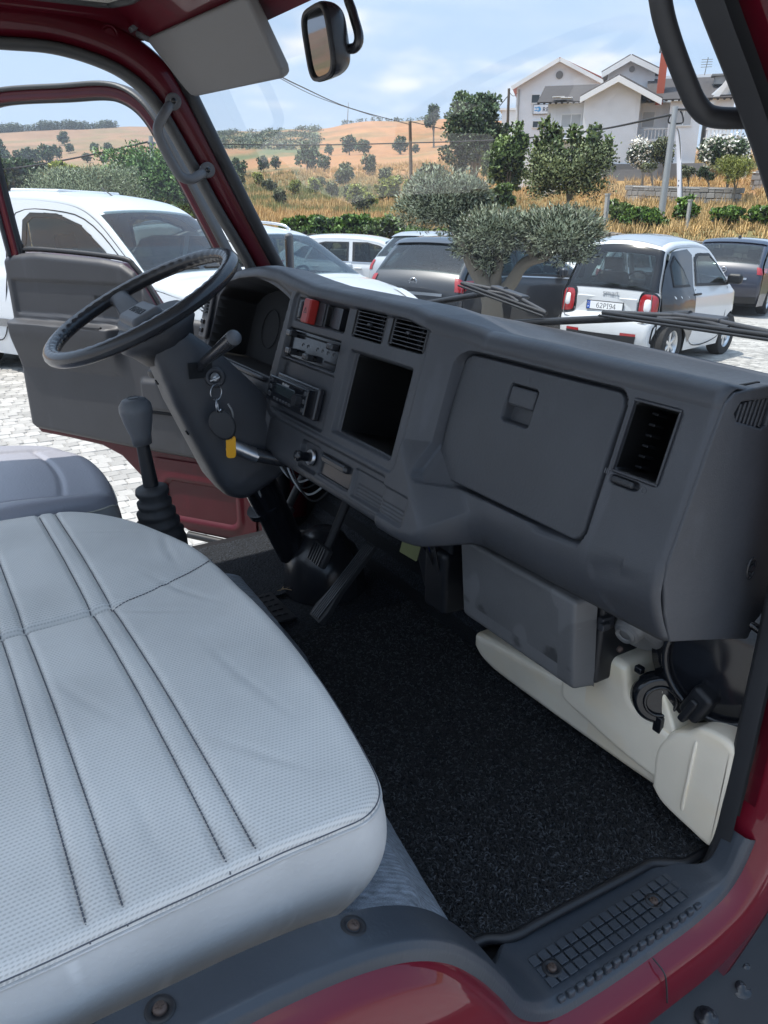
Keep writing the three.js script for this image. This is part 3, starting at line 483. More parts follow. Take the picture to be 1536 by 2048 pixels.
// heater controls
const heater = part('heater_panel', cOn(rbox(0.232, 0.060, 0.004, 0.003), -0.181, 1.4195, -0.0135), M.blackGloss, truck, 'black heater control panel with sliding levers');
for (const [z, y] of [[-0.275, 1.438], [-0.262, 1.403], [-0.178, 1.402], [-0.086, 1.436]]) part('lever', cOn(rbox(0.024, 0.014, 0.020, 0.004), z, y, -0.001), M.plasticGloss, heater);
for (const [z, y, w] of [[-0.20, 1.440, 0.15], [-0.215, 1.402, 0.11], [-0.10, 1.404, 0.05]]) part('groove', cOn(box(w, 0.004, 0.0012), z, y, -0.0110), M.blackMatt, heater);
for (let i = 0; i < 6; i++) part('mark', cOn(new THREE.TorusGeometry(0.0035, 0.0007, 5, 12, 4.2), -0.232 + i * 0.024 + (i > 1 ? 0.018 : 0), 1.4215, -0.0110), M.grey, heater);
// radio
const radio = part('car_radio', cOn(rbox(0.186, 0.054, 0.026, 0.003), -0.197, 1.320, 0.008), M.blackGloss, truck, 'black car radio with a round volume knob');
part('radio_sleeve', cOn(rbox(0.200, 0.066, 0.014, 0.004), -0.190, 1.322, -0.003), M.plasticGloss);
part('display', cOn(rbox(0.090, 0.020, 0.002, 0.001), -0.205, 1.324, 0.0208), M.carGlass, radio);
part('volume_knob', cOn(cyl(0.0125, 0.014, 0.014, 28).rotateX(Math.PI / 2), -0.135, 1.318, 0.026), M.plasticGloss, radio);
part('cd_slot', cOn(box(0.13, 0.0035, 0.001), -0.19, 1.342, 0.0213), M.blackMatt, radio);
for (let i = 0; i < 6; i++) part('button', cOn(rbox(0.011, 0.006, 0.004, 0.0015), -0.245 + i * 0.015, 1.303, 0.021), M.plastic, radio);
for (let i = 0; i < 3; i++) part('button', cOn(rbox(0.013, 0.010, 0.004, 0.002), -0.275, 1.337 - i * 0.0145, 0.021), M.plastic, radio);
for (let i = 0; i < 3; i++) part('button', cOn(rbox(0.009, 0.009, 0.004, 0.002), -0.112, 1.337 - i * 0.016, 0.021), M.plastic, radio);
part('lettering', cOn(text('Roadstar', 0.0055, 0.0004), -0.205, 1.3375, 0.0214), M.shutter, radio);
// lower centre: lighter, ashtray, ribbed panel
part('lighter_socket', cOn(lathe([[0.0, 0.002], [0.011, 0.002], [0.012, 0.006], [0.016, 0.006], [0.0175, 0]], 28).rotateX(Math.PI / 2), -0.098, 1.218, -0.018), M.metal);
part('lighter_knob', cOn(lathe([[0, 0.034], [0.010, 0.033], [0.012, 0.028], [0.009, 0.018], [0.010, 0]], 24).rotateX(Math.PI / 2), -0.098, 1.218, -0.014), M.blackGloss);
part('ashtray', [cOn(rbox(0.122, 0.044, 0.008, 0.003), 0.015, 1.220, -0.020), cOn(rbox(0.100, 0.016, 0.020, 0.007), 0.010, 1.233, -0.014)], M.plasticGloss);
part('trim_frame', cOn(extrude((() => { const s = rrShape(-0.066, 0.066, -0.026, 0.026, 0.006); s.holes.push(rrShape(-0.062, 0.062, -0.022, 0.022, 0.004, THREE.Path)); return s; })(), 0.004), 0.015, 1.220, -0.018), M.grey);
// instrument opening: dark back, lens with faint gauges, lower rail
part('instrument_back', cOn(box(0.40, 0.19, 0.004), -0.548, 1.432, -0.112), M.blackMatt);
for (const [z, r] of [[-0.62, 0.05], [-0.49, 0.05]]) part('gauge', cOn(new THREE.TorusGeometry(r, 0.0012, 6, 40), z, 1.425, -0.107), M.blackMatt);
part('binnacle_rail', cOn(rbox(0.36, 0.010, 0.016, 0.004), -0.53, 1.327, 0.004), M.plastic);
part('side_vent', [cOn(rbox(0.05, 0.13, 0.012, 0.006), -0.787, 1.42, 0.004)], M.plastic);
for (let i = 0; i < 7; i++) part('side_vent_slat', cOn(rbox(0.034, 0.004, 0.010, 0.001), -0.787, 1.425 + i * 0.008, 0.012), M.black);
for (let i = 0; i < 2; i++) part('side_switch', cOn(rbox(0.018, 0.012, 0.010, 0.003), -0.787, 1.40 - i * 0.022, 0.012), M.blackGloss);

// ---------- steering ----------
const AX = V(-0.442, 0.897, 0), HUB = V(0.43, 1.502, -0.40), AXF = V(0.897, 0.442, 0), AXS = V(0, 0, 1);   // axis towards the driver, forward across the wheel, and along z
const wheelM = basis(HUB, AXS, AXF, AX.clone());   // local x = right, y = forward up, z = along the axis
const wheel = part('steering_wheel', (() => {     // rim with finger notches on its underside
  const n = 220, m = 16, R = 0.208;
  return grid(n, m, (u, v) => { const a = u * 2 * Math.PI, b = v * 2 * Math.PI, notch = 0.0007 * Math.cos(a * 52) * smooth(-0.3, -0.9, Math.cos(b + 0.5)), r = 0.0152 + notch + 0.0015 * Math.cos(2 * b); return [(R + r * Math.cos(b)) * Math.cos(a), (R + r * Math.cos(b)) * Math.sin(a), r * 1.12 * Math.sin(b)]; });
})().applyMatrix4(wheelM), M.plasticGloss, truck, 'dark two-spoke steering wheel with TOYOTA on its pad');
for (const s of [-1, 1]) part('spoke', grid(24, 16, (u, v) => {
  const a = v * 2 * Math.PI, x = lerp(0.03, 0.206, u), w = lerp(0.036, 0.020, smooth(0, 1, u)) + 0.014 * smooth(0.85, 1, u), t = lerp(0.014, 0.010, u), z = lerp(-0.042, -0.002, smooth(0.1, 1, u));
  return [s * x, -0.012 + 0.014 * u + w * Math.cos(a), z + t * Math.sin(a)];
}).applyMatrix4(wheelM), M.plastic, wheel);
const pad = part('horn_pad', [rbox(0.155, 0.092, 0.034, 0.014).translate(0, -0.012, -0.036).applyMatrix4(wheelM), rbox(0.12, 0.07, 0.03, 0.012).translate(0, -0.012, -0.020).applyMatrix4(wheelM)], M.grey, wheel);
part('lettering', text('TOYOTA', 0.0165, 0.0016).translate(0, -0.012, -0.0052).applyMatrix4(wheelM), M.black, wheel);
part('wheel_boss', aim(lathe([[0, 0.03], [0.075, 0.03], [0.085, 0.018], [0.088, -0.004], [0.075, -0.02], [0.06, -0.05], [0, -0.05]], 40), HUB.clone().addScaledVector(AX, -0.062), AX), M.plastic, wheel);
// column cover: rounded box that widens downwards
const col = (d, sx = 0, sz = 0) => HUB.clone().addScaledVector(AX, -d).addScaledVector(AXF, sx).addScaledVector(AXS, sz);
const superE = (a, n) => { const c = Math.cos(a), s = Math.sin(a); return [Math.sign(c) * Math.pow(Math.abs(c), 2 / n), Math.sign(s) * Math.pow(Math.abs(s), 2 / n)]; };
part('column_cover', grid(60, 64, (u, v) => {
  const d = lerp(0.085, 0.47, u), hw = interp([[0.085, 0.060], [0.16, 0.070], [0.30, 0.077], [0.42, 0.086], [0.46, 0.082], [0.47, 0.072]], d), b = interp([[0.085, -0.045], [0.2, -0.065], [0.40, -0.080], [0.445, -0.074], [0.47, -0.055]], d), f = interp([[0.085, 0.05], [0.16, 0.085], [0.3, 0.13], [0.5, 0.13]], d);
  const [cx, cy] = superE(v * 2 * Math.PI, 4.2), p = col(d, lerp(b, f, (cy + 1) / 2), 0.012 + hw * cx); return [p.x, p.y, p.z];
}), M.dashFlat, truck, 'dark plastic steering column cover');
part('column_cover_end', grid(8, 48, (u, v) => { const [cx, cy] = superE(v * 2 * Math.PI, 4.2), p = col(0.47 + 0.008 * (1 - u), lerp(0.0375, lerp(-0.055, 0.13, (cy + 1) / 2), u), 0.012 + 0.072 * cx * u); return [p.x, p.y, p.z]; }), M.dashFlat);
for (const d of [0.14, 0.27, 0.36]) part('cover_screw_hole', aim(cyl(0.006, 0.006, 0.003, 16), col(d, -0.066 - (d - 0.14) * 0.03, 0.045), AXF), M.blackMatt);
part('knee_panel', grid(20, 30, (u, v) => { const z = lerp(-0.30, -0.785, v); return [lerp(0.70, 0.76, u) + 0.02 * Math.sin(v * Math.PI), lerp(1.315, 1.12, u), z]; }), M.dashFlat);
// stalk with a round end
part('stalk_slot', aim(rbox(0.052, 0.003, 0.034, 0.003), col(0.155, 0.02, 0.086), AXS), M.blackMatt);
part('wiper_stalk', [rod(col(0.155, 0.02, 0.08), col(0.135, 0.03, 0.115), 0.009, 0.010), rod(col(0.135, 0.03, 0.115), col(0.085, 0.075, 0.245), 0.0095, 0.0155)], M.plasticGloss);
part('stalk_end', aim(lathe([[0, 0.003], [0.008, 0.0025], [0.0095, 0.0], [0.0150, -0.002], [0.0155, -0.01]], 28), col(0.083, 0.077, 0.250), col(0.085, 0.075, 0.245).sub(col(0.135, 0.03, 0.115))), M.grey);
part('indicator_stalk', rod(col(0.12, 0.0, -0.05), col(0.07, 0.03, -0.21), 0.008, 0.012), M.plasticGloss);
// ignition
const IG = V(0.548, 1.353, -0.318), igd = V(-0.35, 0.12, 1).normalize();
part('ignition_lock', [aim(lathe([[0, 0.006], [0.011, 0.006], [0.012, 0.012], [0.019, 0.013], [0.022, 0.008], [0.024, -0.02]], 36), IG, igd)], M.plastic);
part('lock_core', aim(lathe([[0, 0.012], [0.009, 0.011], [0.010, 0.004]], 28), IG, igd), M.dullMetal);
const keys = thing('key_ring', 'bunch of keys hanging from the ignition with a round black fob', 'keys', IG.clone().addScaledVector(igd, 0.012));
const kp = (x, y, z) => V(x, y, z);
mesh('key', [rod(kp(0, 0, 0), igd.clone().multiplyScalar(0.028), 0.0045), aim(rbox(0.022, 0.020, 0.004, 0.002), igd.clone().multiplyScalar(0.032), igd)], M.metal, keys);
mesh('ring', new THREE.TorusGeometry(0.017, 0.0012, 8, 40).rotateY(0.5).translate(-0.012, -0.024, 0.034), M.metal, keys);
mesh('ring', new THREE.TorusGeometry(0.013, 0.0014, 8, 40).rotateY(1.1).translate(-0.013, -0.052, 0.036), M.metal, keys);
mesh('fob', [aim(lathe([[0, 0.005], [0.022, 0.005], [0.027, 0.002], [0.027, -0.002], [0.022, -0.005], [0, -0.005]], 36).scale(1, 1, 1.25), kp(-0.006, -0.094, 0.040), V(-0.5, 0.1, 1))], M.rubber, keys);
mesh('stud', aim(lathe([[0, 0.009], [0.004, 0.007], [0.004, 0]], 14), kp(-0.008, -0.062, 0.040), V(-0.5, 0.1, 1)), M.metal, keys);
mesh('snap_hook', tube([[0.010, -0.05, 0.040], [0.017, -0.07, 0.044], [0.014, -0.10, 0.044], [0.010, -0.118, 0.042]], 0.0022, 30, 8), M.dullMetal, keys);
const tagM = basis(kp(0.008, -0.143, 0.044), V(0.9, 0, 0.44).normalize(), V(0.05, 1, 0.02).normalize(), V(-0.44, 0.04, 0.9).normalize());
const ytag = thing('key_tag', 'small yellow plastic tag hanging below the keys', 'key tag', keys.position.clone());
mesh('tag_plate', extrude((() => { const s = rrShape(-0.0105, 0.0105, -0.026, 0.024, 0.0075); const h = new THREE.Path(); h.absarc(0, 0.019, 0.0022, 0, 2 * Math.PI); s.holes.push(h); return s; })(), 0.002, 0.0006).applyMatrix4(tagM), M.yellow, ytag);
mesh('tag_link', tube([[0.008, -0.115, 0.045], [0.009, -0.122, 0.047], [0.009, -0.127, 0.045]], 0.0009, 12, 6), M.metal, ytag);
// handbrake pull under the column, column tube, boots, pedals
part('hand_lever', [rod(V(0.56, 1.205, -0.300), V(0.62, 1.172, -0.285), 0.015, 0.0165, 24)], M.metal);
part('hand_lever_rod', [rod(V(0.615, 1.176, -0.287), V(0.70, 1.15, -0.25), 0.016, 0.013), rod(V(0.66, 1.16, -0.27), V(0.78, 1.12, -0.22), 0.009)], M.plasticGloss);
part('steering_column', [rod(col(0.44, 0.02, 0.005), col(0.72, 0.0, 0.0), 0.043, 0.040, 28), rod(col(0.555, 0, 0), col(0.57, 0, 0), 0.048, 0.047, 28)], M.blackGloss);
part('column_boot', aim(lathe([[0, 0.078], [0.03, 0.075], [0.055, 0.058], [0.068, 0.036], [0.085, 0.02], [0.10, -0.01], [0.105, -0.05], [0.11, -0.09]], 36), V(0.815, 0.85, -0.36), V(0, 1, 0)), M.plasticGloss);
part('cable', tube([[0.63, 1.14, -0.33], [0.65, 1.05, -0.36], [0.70, 0.96, -0.37], [0.74, 0.90, -0.38]], 0.003, 30, 6), M.shutter);
part('brake_pedal', [rbox(0.018, 0.05, 0.075, 0.006).rotateZ(-0.5).translate(0.76, 0.90, -0.27), rod(V(0.775, 0.90, -0.27), V(0.93, 1.22, -0.26), 0.011)], M.rubber);
for (let i = 0; i < 6; i++) part('pedal_rib', box(0.004, 0.045, 0.003, 0, 0, 0).rotateZ(-0.5).translate(0.750, 0.905, -0.298 + i * 0.0112), M.plasticGloss);
part('clutch_pedal', [rbox(0.018, 0.05, 0.07, 0.006).rotateZ(-0.5).translate(0.78, 0.92, -0.52), rod(V(0.79, 0.93, -0.52), V(0.95, 1.22, -0.50), 0.011)], M.rubber);
{
  const a = V(0.698, 0.782, -0.172), b = V(0.86, 0.935, -0.180), d = b.clone().sub(a).normalize(), w = V(-d.y, d.x, 0), L = a.distanceTo(b), m = basis(a, V(0, 0, 1), d, w);
  const pl = part('accelerator_pedal', extrude(poly([[-0.026, 0], [0.026, 0], [0.030, 0.03], [0.018, L * 0.40], [0.018, L], [-0.018, L], [-0.018, L * 0.40], [-0.030, 0.03]]), 0.010, 0.002).applyMatrix4(m), M.rubber, truck, 'long ribbed accelerator pedal hinged at the floor');
  for (let i = 0; i < 5; i++) part('rib', rbox(0.0035, L * 0.96, 0.005, 0.001, -0.014 + i * 0.007, L / 2, 0.013).applyMatrix4(m), M.plasticGloss, pl);
}
part('pedal_bracket', [rod(V(0.93, 1.24, -0.42), V(0.93, 1.24, -0.15), 0.014), rbox(0.05, 0.22, 0.012, 0.003).rotateZ(-0.3).translate(0.93, 1.13, -0.21), rod(V(0.84, 1.17, -0.36), V(0.98, 0.97, -0.08), 0.006)], M.dullMetal);
part('heater_duct', [rbox(0.18, 0.30, 0.16, 0.04).rotateZ(0.25).translate(1.0, 0.98, -0.03), rbox(0.16, 0.13, 0.18, 0.02).rotateZ(0.3).translate(0.95, 1.05, -0.45)], M.plastic);
// wiring and boxes in the gap under the centre
part('fuse_carrier', [rbox(0.08, 0.14, 0.075, 0.012, 0.86, 0.985, 0.125), rbox(0.05, 0.07, 0.05, 0.008, 0.86, 1.08, 0.135)], M.black);
part('data_plate', extrude(rrShape(-0.022, 0.022, -0.055, 0.055, 0.003), 0.002).rotateY(-1.1).rotateX(0.35).translate(0.83, 1.045, 0.035), std([0.20, 0.21, 0.10], { roughness: 0.5 }));
for (let i = 0; i < 5; i++) part('data_line', box(0.026, 0.0015, 0.0012).rotateY(-1.1).rotateX(0.35).translate(0.825 + 0.002 * i, 1.072 - i * 0.012, 0.040 - i * 0.004), M.concrete);
const wires = [[0.02, 0.12, 0.05, 0.02], [0.02, 0.03, 0.12, 0.01], [0.10, 0.04, 0.03, 0], [0.06, 0.07, 0.03, 0]];
for (let i = 0; i < 8; i++) part('wire', tube([[0.83, 1.17, 0.06 + i * 0.012], [0.82 - 0.01 * (i % 3), 1.10, 0.07 + i * 0.009], [0.83, 1.05 - 0.01 * i, 0.06 + i * 0.012], [0.87, 0.97, 0.07 + i * 0.006]], 0.0028, 24, 6), i === 3 || i === 4 ? std([0.01, 0.03, 0.25]) : i === 1 ? std([0.35, 0.28, 0.16]) : M.black);
for (let i = 0; i < 5; i++) part('wire', tube([[0.70, 1.19, -0.34 + i * 0.02], [0.68, 1.14, -0.33 + i * 0.025], [0.72, 1.10 - 0.008 * i, -0.31 + i * 0.025], [0.80, 1.13, -0.28 + i * 0.02]], 0.0026, 24, 6), i % 2 ? M.shutter : M.black);
part('kick_panel', [box(0.20, 0.72, 0.02, 0.985, 1.09, -0.772), box(0.02, 0.5, 0.5, 1.02, 1.15, -0.55)], M.blackMatt);
part('lower_rail', [rod(V(0.92, 1.14, -0.1), V(0.92, 1.14, 0.72), 0.014), rbox(0.2, 0.02, 0.55, 0.005, 0.93, 1.15, 0.0)], M.blackMatt);

// ---------- under the passenger end: fuse box, washer tank, blower ----------
const fuse = part('fuse_box_cover', grid(60, 60, (u, v) => {
  const a = lerp(0.236, 0.542, u), b = lerp(0.963, 1.137, v), s = sdRR(a, b, 0.238, 0.540, 0.965, 1.135, 0.012), d = -0.006 * Math.sin(Math.PI * v);
  return [0.80 + 0.09 * (b - 1.05) * -1 + (s > -0.012 ? 0.012 - Math.sqrt(Math.max(0, 0.000144 - (s + 0.012) * (s + 0.012))) + 0.03 * smooth(-0.0005, 0.0015, s) : 0), b, a, a, b];
}), std([1, 1, 1], { map: dustC, color: lin(0.24, 0.24, 0.245), roughness: 0.5, bumpMap: grain, bumpScale: 0.0003 }), truck, 'dusty grey plastic box cover under the dashboard');
part('clip', [rbox(0.028, 0.022, 0.014, 0.003, 0.855, 1.085, 0.546), rbox(0.016, 0.012, 0.010, 0.002, 0.842, 1.085, 0.555)], M.plastic, fuse);
part('box_body', rbox(0.12, 0.17, 0.308, 0.01, 0.905, 1.052, 0.392), M.black);
// washer tank: long low trough, a shoulder with filler neck, and a boxy end
const zyX = (pts, x0, x1, bev) => { const g = new THREE.ExtrudeGeometry(new THREE.Shape(new THREE.SplineCurve(pts.map(([z, y]) => new THREE.Vector2(z, y))).getPoints(160)), { depth: x1 - x0 - 2 * bev, bevelEnabled: true, bevelThickness: bev, bevelSize: bev, bevelOffset: -bev, bevelSegments: 6 }); return g.applyMatrix4(new THREE.Matrix4().makeBasis(V(0, 0, 1), V(0, 1, 0), V(-1, 0, 0)).setPosition(x1 - bev, 0, 0)); };
const tank = part('washer_tank', [
  zyX([[0.168, 0.848], [0.172, 0.828], [0.21, 0.808], [0.30, 0.803], [0.62, 0.812], [0.70, 0.83], [0.70, 0.87], [0.66, 0.90], [0.50, 0.90], [0.30, 0.878], [0.19, 0.865], [0.170, 0.858], [0.168, 0.848]], 0.895, 0.99, 0.016),
  zyX([[0.436, 0.90], [0.436, 0.955], [0.448, 0.985], [0.485, 1.003], [0.54, 1.010], [0.570, 1.008], [0.582, 0.985], [0.590, 0.958], [0.612, 0.945], [0.65, 0.945], [0.69, 0.935], [0.70, 0.90], [0.69, 0.85], [0.60, 0.845], [0.50, 0.858], [0.445, 0.868], [0.436, 0.90]], 0.880, 0.985, 0.013),
  zyX([[0.622, 0.92], [0.632, 0.975], [0.641, 1.006], [0.652, 0.988], [0.676, 0.945], [0.68, 0.92], [0.65, 0.905], [0.622, 0.92]], 0.886, 0.94, 0.006),
  zyX([[0.655, 0.83], [0.652, 0.90], [0.672, 0.945], [0.70, 0.966], [0.722, 0.986], [0.757, 0.992], [0.778, 0.984], [0.782, 0.96], [0.782, 0.83], [0.772, 0.800], [0.73, 0.803], [0.68, 0.812], [0.655, 0.83]], 0.8785, 1.02, 0.010), rbox(0.08, 0.11, 0.14, 0.02, 0.936, 0.875, 0.675),
  tube([[0.889, 0.82, 0.716], [0.8790, 0.835, 0.716], [0.8775, 0.89, 0.718], [0.8790, 0.955, 0.719], [0.889, 0.965, 0.719]], 0.003, 30, 8),
], M.tank, truck, 'white plastic washer fluid tank behind the floor mat');
{ const cp = V(0.898, 0.982, 0.628), cd = V(-0.62, 0.12, 0.78);
  part('filler_cap', [aim(lathe([[0, 0.022], [0.034, 0.022], [0.040, 0.018], [0.042, 0], [0.036, -0.012]], 40), cp, cd), aim(new THREE.TorusGeometry(0.024, 0.003, 8, 28).rotateX(Math.PI / 2).translate(0, 0.023, 0), cp, cd), rbox(0.012, 0.03, 0.016, 0.003, 0.885, 0.945, 0.648)], M.blackGloss, tank);
  part('strap', rbox(0.012, 0.012, 0.014, 0.003, 0.885, 1.016, 0.598), M.blackGloss, tank); }
part('wiper_motor', [aim(lathe([[0, 0.05], [0.018, 0.05], [0.022, 0.046], [0.024, 0.03], [0.05, 0.028], [0.058, 0.018], [0.060, -0.04]], 40), V(0.905, 1.098, 0.575), V(-0.9, -0.35, 0.15)), aim(lathe([[0.009, 0.052], [0.014, 0.056], [0.016, 0.05]], 24), V(0.905, 1.098, 0.575), V(-0.9, -0.35, 0.15))], M.dullMetal, truck, 'round dull metal motor housing under the dashboard end');
part('motor_screw', [aim(lathe([[0, 0.036], [0.004, 0.035], [0.005, 0.028]], 12), V(0.895, 1.055, 0.565), V(-0.9, -0.35, 0.15))], M.rust);
part('blower_housing', [aim(lathe([[0, 0.06], [0.05, 0.058], [0.09, 0.045], [0.098, 0.036], [0.112, 0.034], [0.120, 0.0], [0.122, -0.08]], 48), V(0.965, 1.068, 0.70), V(-1, 0.05, 0.35)), aim(new THREE.TorusGeometry(0.085, 0.006, 10, 48).rotateX(Math.PI / 2).translate(0, 0.05, 0), V(0.965, 1.068, 0.70), V(-1, 0.05, 0.35))], M.blackGloss, truck, 'large round black blower housing');
part('blower_socket', [rbox(0.03, 0.06, 0.035, 0.008).rotateX(0.4).translate(0.90, 1.01, 0.700), rbox(0.03, 0.05, 0.012, 0.004).rotateX(0.4).translate(0.892, 1.0, 0.695)], M.black);
part('hose', tube([[0.90, 1.16, 0.66], [0.91, 1.10, 0.645], [0.90, 1.04, 0.66], [0.91, 1.0, 0.70]], 0.004, 40, 8), M.rubber);

// ---------- bench seat ----------
const bench = [[0.345, 0.700], [0.318, 0.722], [0.28, 0.728], [-0.50, 0.735], [-0.52, 0.735], [-0.52, -0.30], [-0.30, -0.318], [0.10, -0.316], [0.22, -0.298], [0.30, -0.235], [0.345, -0.14], [0.376, -0.04], [0.392, 0.08], [0.397, 0.22], [0.388, 0.42], [0.365, 0.62]];
const outline = new THREE.CatmullRomCurve3(bench.map(([x, z]) => V(x, 0, z)), true, 'centripetal', 0.5).getSpacedPoints(840);
const SEAMS = [0.030, 0.062, 0.158, 0.188];                                      // seams that run across the bench
const dividerZ = (x) => 0.150 - 0.10 * Math.pow(clamp((x - 0.20) / 0.2), 1.3) - 0.012 * (x - 0.1);
function benchTop(x, z) {
  let y = 1.122 + 0.010 * Math.sin(clamp((z - 0.16) / 0.55) * Math.PI) + 0.006 * Math.sin(clamp((z + 0.3) / 0.43) * Math.PI) - 0.012 * smooth(0.2, 0.38, x) - 0.008 * smooth(0.06, -0.3, z) * smooth(0.2, 0.38, x);
  for (const s of SEAMS) y -= 0.0045 * smooth(0.735, 0.705, z) * Math.exp(-Math.pow((x - s - 0.004 * Math.sin(z * 3)) / 0.0045, 2));
  const dz = z - dividerZ(x); y -= (0.016 * smooth(0.22, 0.16, x) + 0.002) * Math.exp(-Math.pow(dz / 0.009, 2)) + 0.006 * smooth(0.2, 0.1, x) * Math.exp(-Math.pow((dz + 0.01) / 0.03, 2));
  for (const [cx, cz, a, l, d] of CREASES) { const p = (x - cx) * Math.cos(a) + (z - cz) * Math.sin(a), q = -(x - cx) * Math.sin(a) + (z - cz) * Math.cos(a) + 0.6 * p * p; y -= d * Math.exp(-Math.pow(q / 0.007, 2) - Math.pow(p / l, 2)) - 0.5 * d * Math.exp(-Math.pow((q - 0.014) / 0.01, 2) - Math.pow(p / l, 2)); }
  return y + 0.006 * (fbm(x * 6, z * 6, 0, 3, 33) - 0.5);
}
const CREASES = [[0.24, 0.20, 0.5, 0.05, 0.0022], [0.30, 0.14, 1.1, 0.06, 0.002], [0.29, 0.45, 1.4, 0.09, 0.0014], [0.10, 0.40, 1.2, 0.07, 0.0012], [0.33, -0.02, 1.7, 0.07, 0.0018], [0.25, 0.60, 0.9, 0.05, 0.0016], [0.02, 0.22, 0.2, 0.05, 0.002], [0.26, -0.14, 0.3, 0.06, 0.0016], [0.11, 0.64, 1.5, 0.05, 0.0014]];
const spine = (p) => V(-0.25, 0, clamp(p.z, -0.12, 0.55));
const seatTop = part('bench_seat', grid(840, 150, (u, v) => {
  const o = outline[Math.round(u * 840) % 841], c = spine(o), t = Math.pow(v, 0.75), x = lerp(c.x, o.x, t), z = lerp(c.z, o.z, t), e = Math.hypot(o.x - x, o.z - z), R = 0.022, od = o.clone().sub(c).setY(0).normalize();
  const r = clamp(1 - e / R); return [x, benchTop(x, z) - 0.016 * (1 - Math.sqrt(Math.max(0, 1 - r * r))), z, x + od.x * 0.016 * r * r, z + od.z * 0.016 * r * r];
}), M.seat, truck, 'light grey woven cloth bench seat');
const skirtY = (o) => benchTop(o.x, o.z) - 0.016;
part('seat_skirt', grid(840, 24, (u, v) => {
  const o = outline[Math.round(u * 840) % 841], c = V(-0.1, 0, clamp(o.z, -0.1, 0.5)), d = c.clone().sub(o).setY(0).normalize(), y = skirtY(o), bulge = -0.010 * Math.sin(Math.PI * v) + 0.050 * Math.pow(v, 3);
  return [o.x + d.x * bulge, y - 0.148 * v, o.z + d.z * bulge, u * 3.4, y - 0.145 * v];
}), M.vinyl, seatTop, 'smooth pale vinyl skirt of the bench seat');
part('piping', tube(outline.filter((_, i) => i % 4 === 0 && i < 840).map((o) => V(o.x, skirtY(o) - 0.001, o.z)), 0.0022, 800, 6, true), M.vinyl, seatTop);
for (const [i, s] of SEAMS.entries()) for (const [z0, z1] of [[-0.29, dividerZ(s) - 0.004], [dividerZ(s) + 0.004, 0.727]]) {
  const st = []; for (let z = z0; z < z1; z += 0.0062) { const f = (q) => { const r = clamp(1 - (0.729 - q) / 0.022); return V(s + 0.004 * Math.sin(q * 3), benchTop(s + 0.004 * Math.sin(q * 3), q) + 0.0022 - 0.016 * (1 - Math.sqrt(Math.max(0, 1 - r * r))) + 0.0015 * r, q + 0.0035 * r); }; st.push(rod(f(z), f(z + 0.0042), 0.0009, 0.0009, 5)); }
  part('stitching', st, M.thread, seatTop);
}
{ const st = []; for (let x = 0.19; x < 0.385; x += 0.0058) { const f = (q) => V(q, benchTop(q, dividerZ(q)) + 0.0008, dividerZ(q)); st.push(rod(f(x), f(x + 0.004), 0.0009, 0.0009, 5)); } part('stitching', st, M.thread, seatTop);
  const e = tube(outline.filter((_, i) => i % 4 === 0 && i < 840).map((o) => { const c = spine(o), d = o.clone().sub(c).setY(0).normalize(); return V(o.x - d.x * 0.0012, skirtY(o) + 0.0055, o.z - d.z * 0.0012); }), 0.0008, 900, 5, true); part('edge_stitching', e, M.thread, seatTop); }
const baseX = (z) => interp([[-0.30, 0.56], [-0.04, 0.548], [0.1, 0.522], [0.26, 0.485], [0.42, 0.454], [0.595, 0.428], [0.70, 0.415]], z);
part('seat_base', grid(150, 40, (u, v) => {                                       // grey ribbed carpet over the seat box: front, round the corner, then along the sill
  const t = u * 1.75, f = 0.004 * (fbm(u * 60, v * 5, 0, 3, 5) - 0.5); let z, x; const run = (zz) => lerp(interp([[-0.3, 0.30], [0.1, 0.365], [0.4, 0.355], [0.7, 0.30]], zz), lerp(baseX(zz), baseX(zz) + 0.065, smooth(0.4, 1, v)), smooth(0, 0.45, v));
  if (t < 0.93) { z = lerp(-0.28, 0.65, t / 0.93); x = run(z); } else if (t < 1.03) { const a = (t - 0.93) / 0.10 * Math.PI / 2; z = 0.65 + 0.075 * Math.sin(a); x = run(0.65) - 0.10 * (1 - Math.cos(a)); } else { z = 0.725; x = run(0.65) - 0.10 - (t - 1.03); }
  return [x + f, lerp(0.985, 0.757, v), z + f, t, v * 0.26];
}), M.nap, truck, 'grey ribbed carpet covering the seat box');
// driver's seat
const dOut = new THREE.CatmullRomCurve3([[0.333, -0.44], [0.318, -0.372], [0.27, -0.338], [-0.35, -0.338], [-0.35, -0.80], [0.20, -0.805], [0.29, -0.775], [0.328, -0.70], [0.340, -0.57]].map(([x, z]) => V(x, 0, z)), true, 'centripetal').getSpacedPoints(240);
const dZ = -0.57, dTop = (x, z0) => dTop0(x, z0 + 0.17), dTop0 = (x, z) => 1.128 + 0.008 * Math.cos((z + 0.4) * 6) - 0.014 * smooth(0.1, 0.3, x) - 0.005 * Math.exp(-Math.pow((Math.abs(z + 0.40) - 0.185) / 0.006, 2)) - 0.006 * Math.exp(-Math.pow((x - 0.235 + (z + 0.4) * (z + 0.4) * 0.6) / 0.006, 2)) * smooth(0.2, 0.17, Math.abs(z + 0.4)) + 0.012 * smooth(0.17, 0.23, Math.abs(z + 0.40));
const dseat = part('driver_seat', grid(240, 90, (u, v) => { const o = dOut[Math.round(u * 240) % 241], c = V(-0.1, 0, clamp(o.z, -0.65, -0.5)), x = lerp(c.x, o.x, v), z = lerp(c.z, o.z, v), e = Math.hypot(o.x - x, o.z - z), r = clamp(1 - e / 0.04); return [x, dTop(x, z) - 0.035 * (1 - Math.sqrt(Math.max(0, 1 - r * r))), z, x, z]; }), M.leather, truck, 'grey leather driver seat cushion');
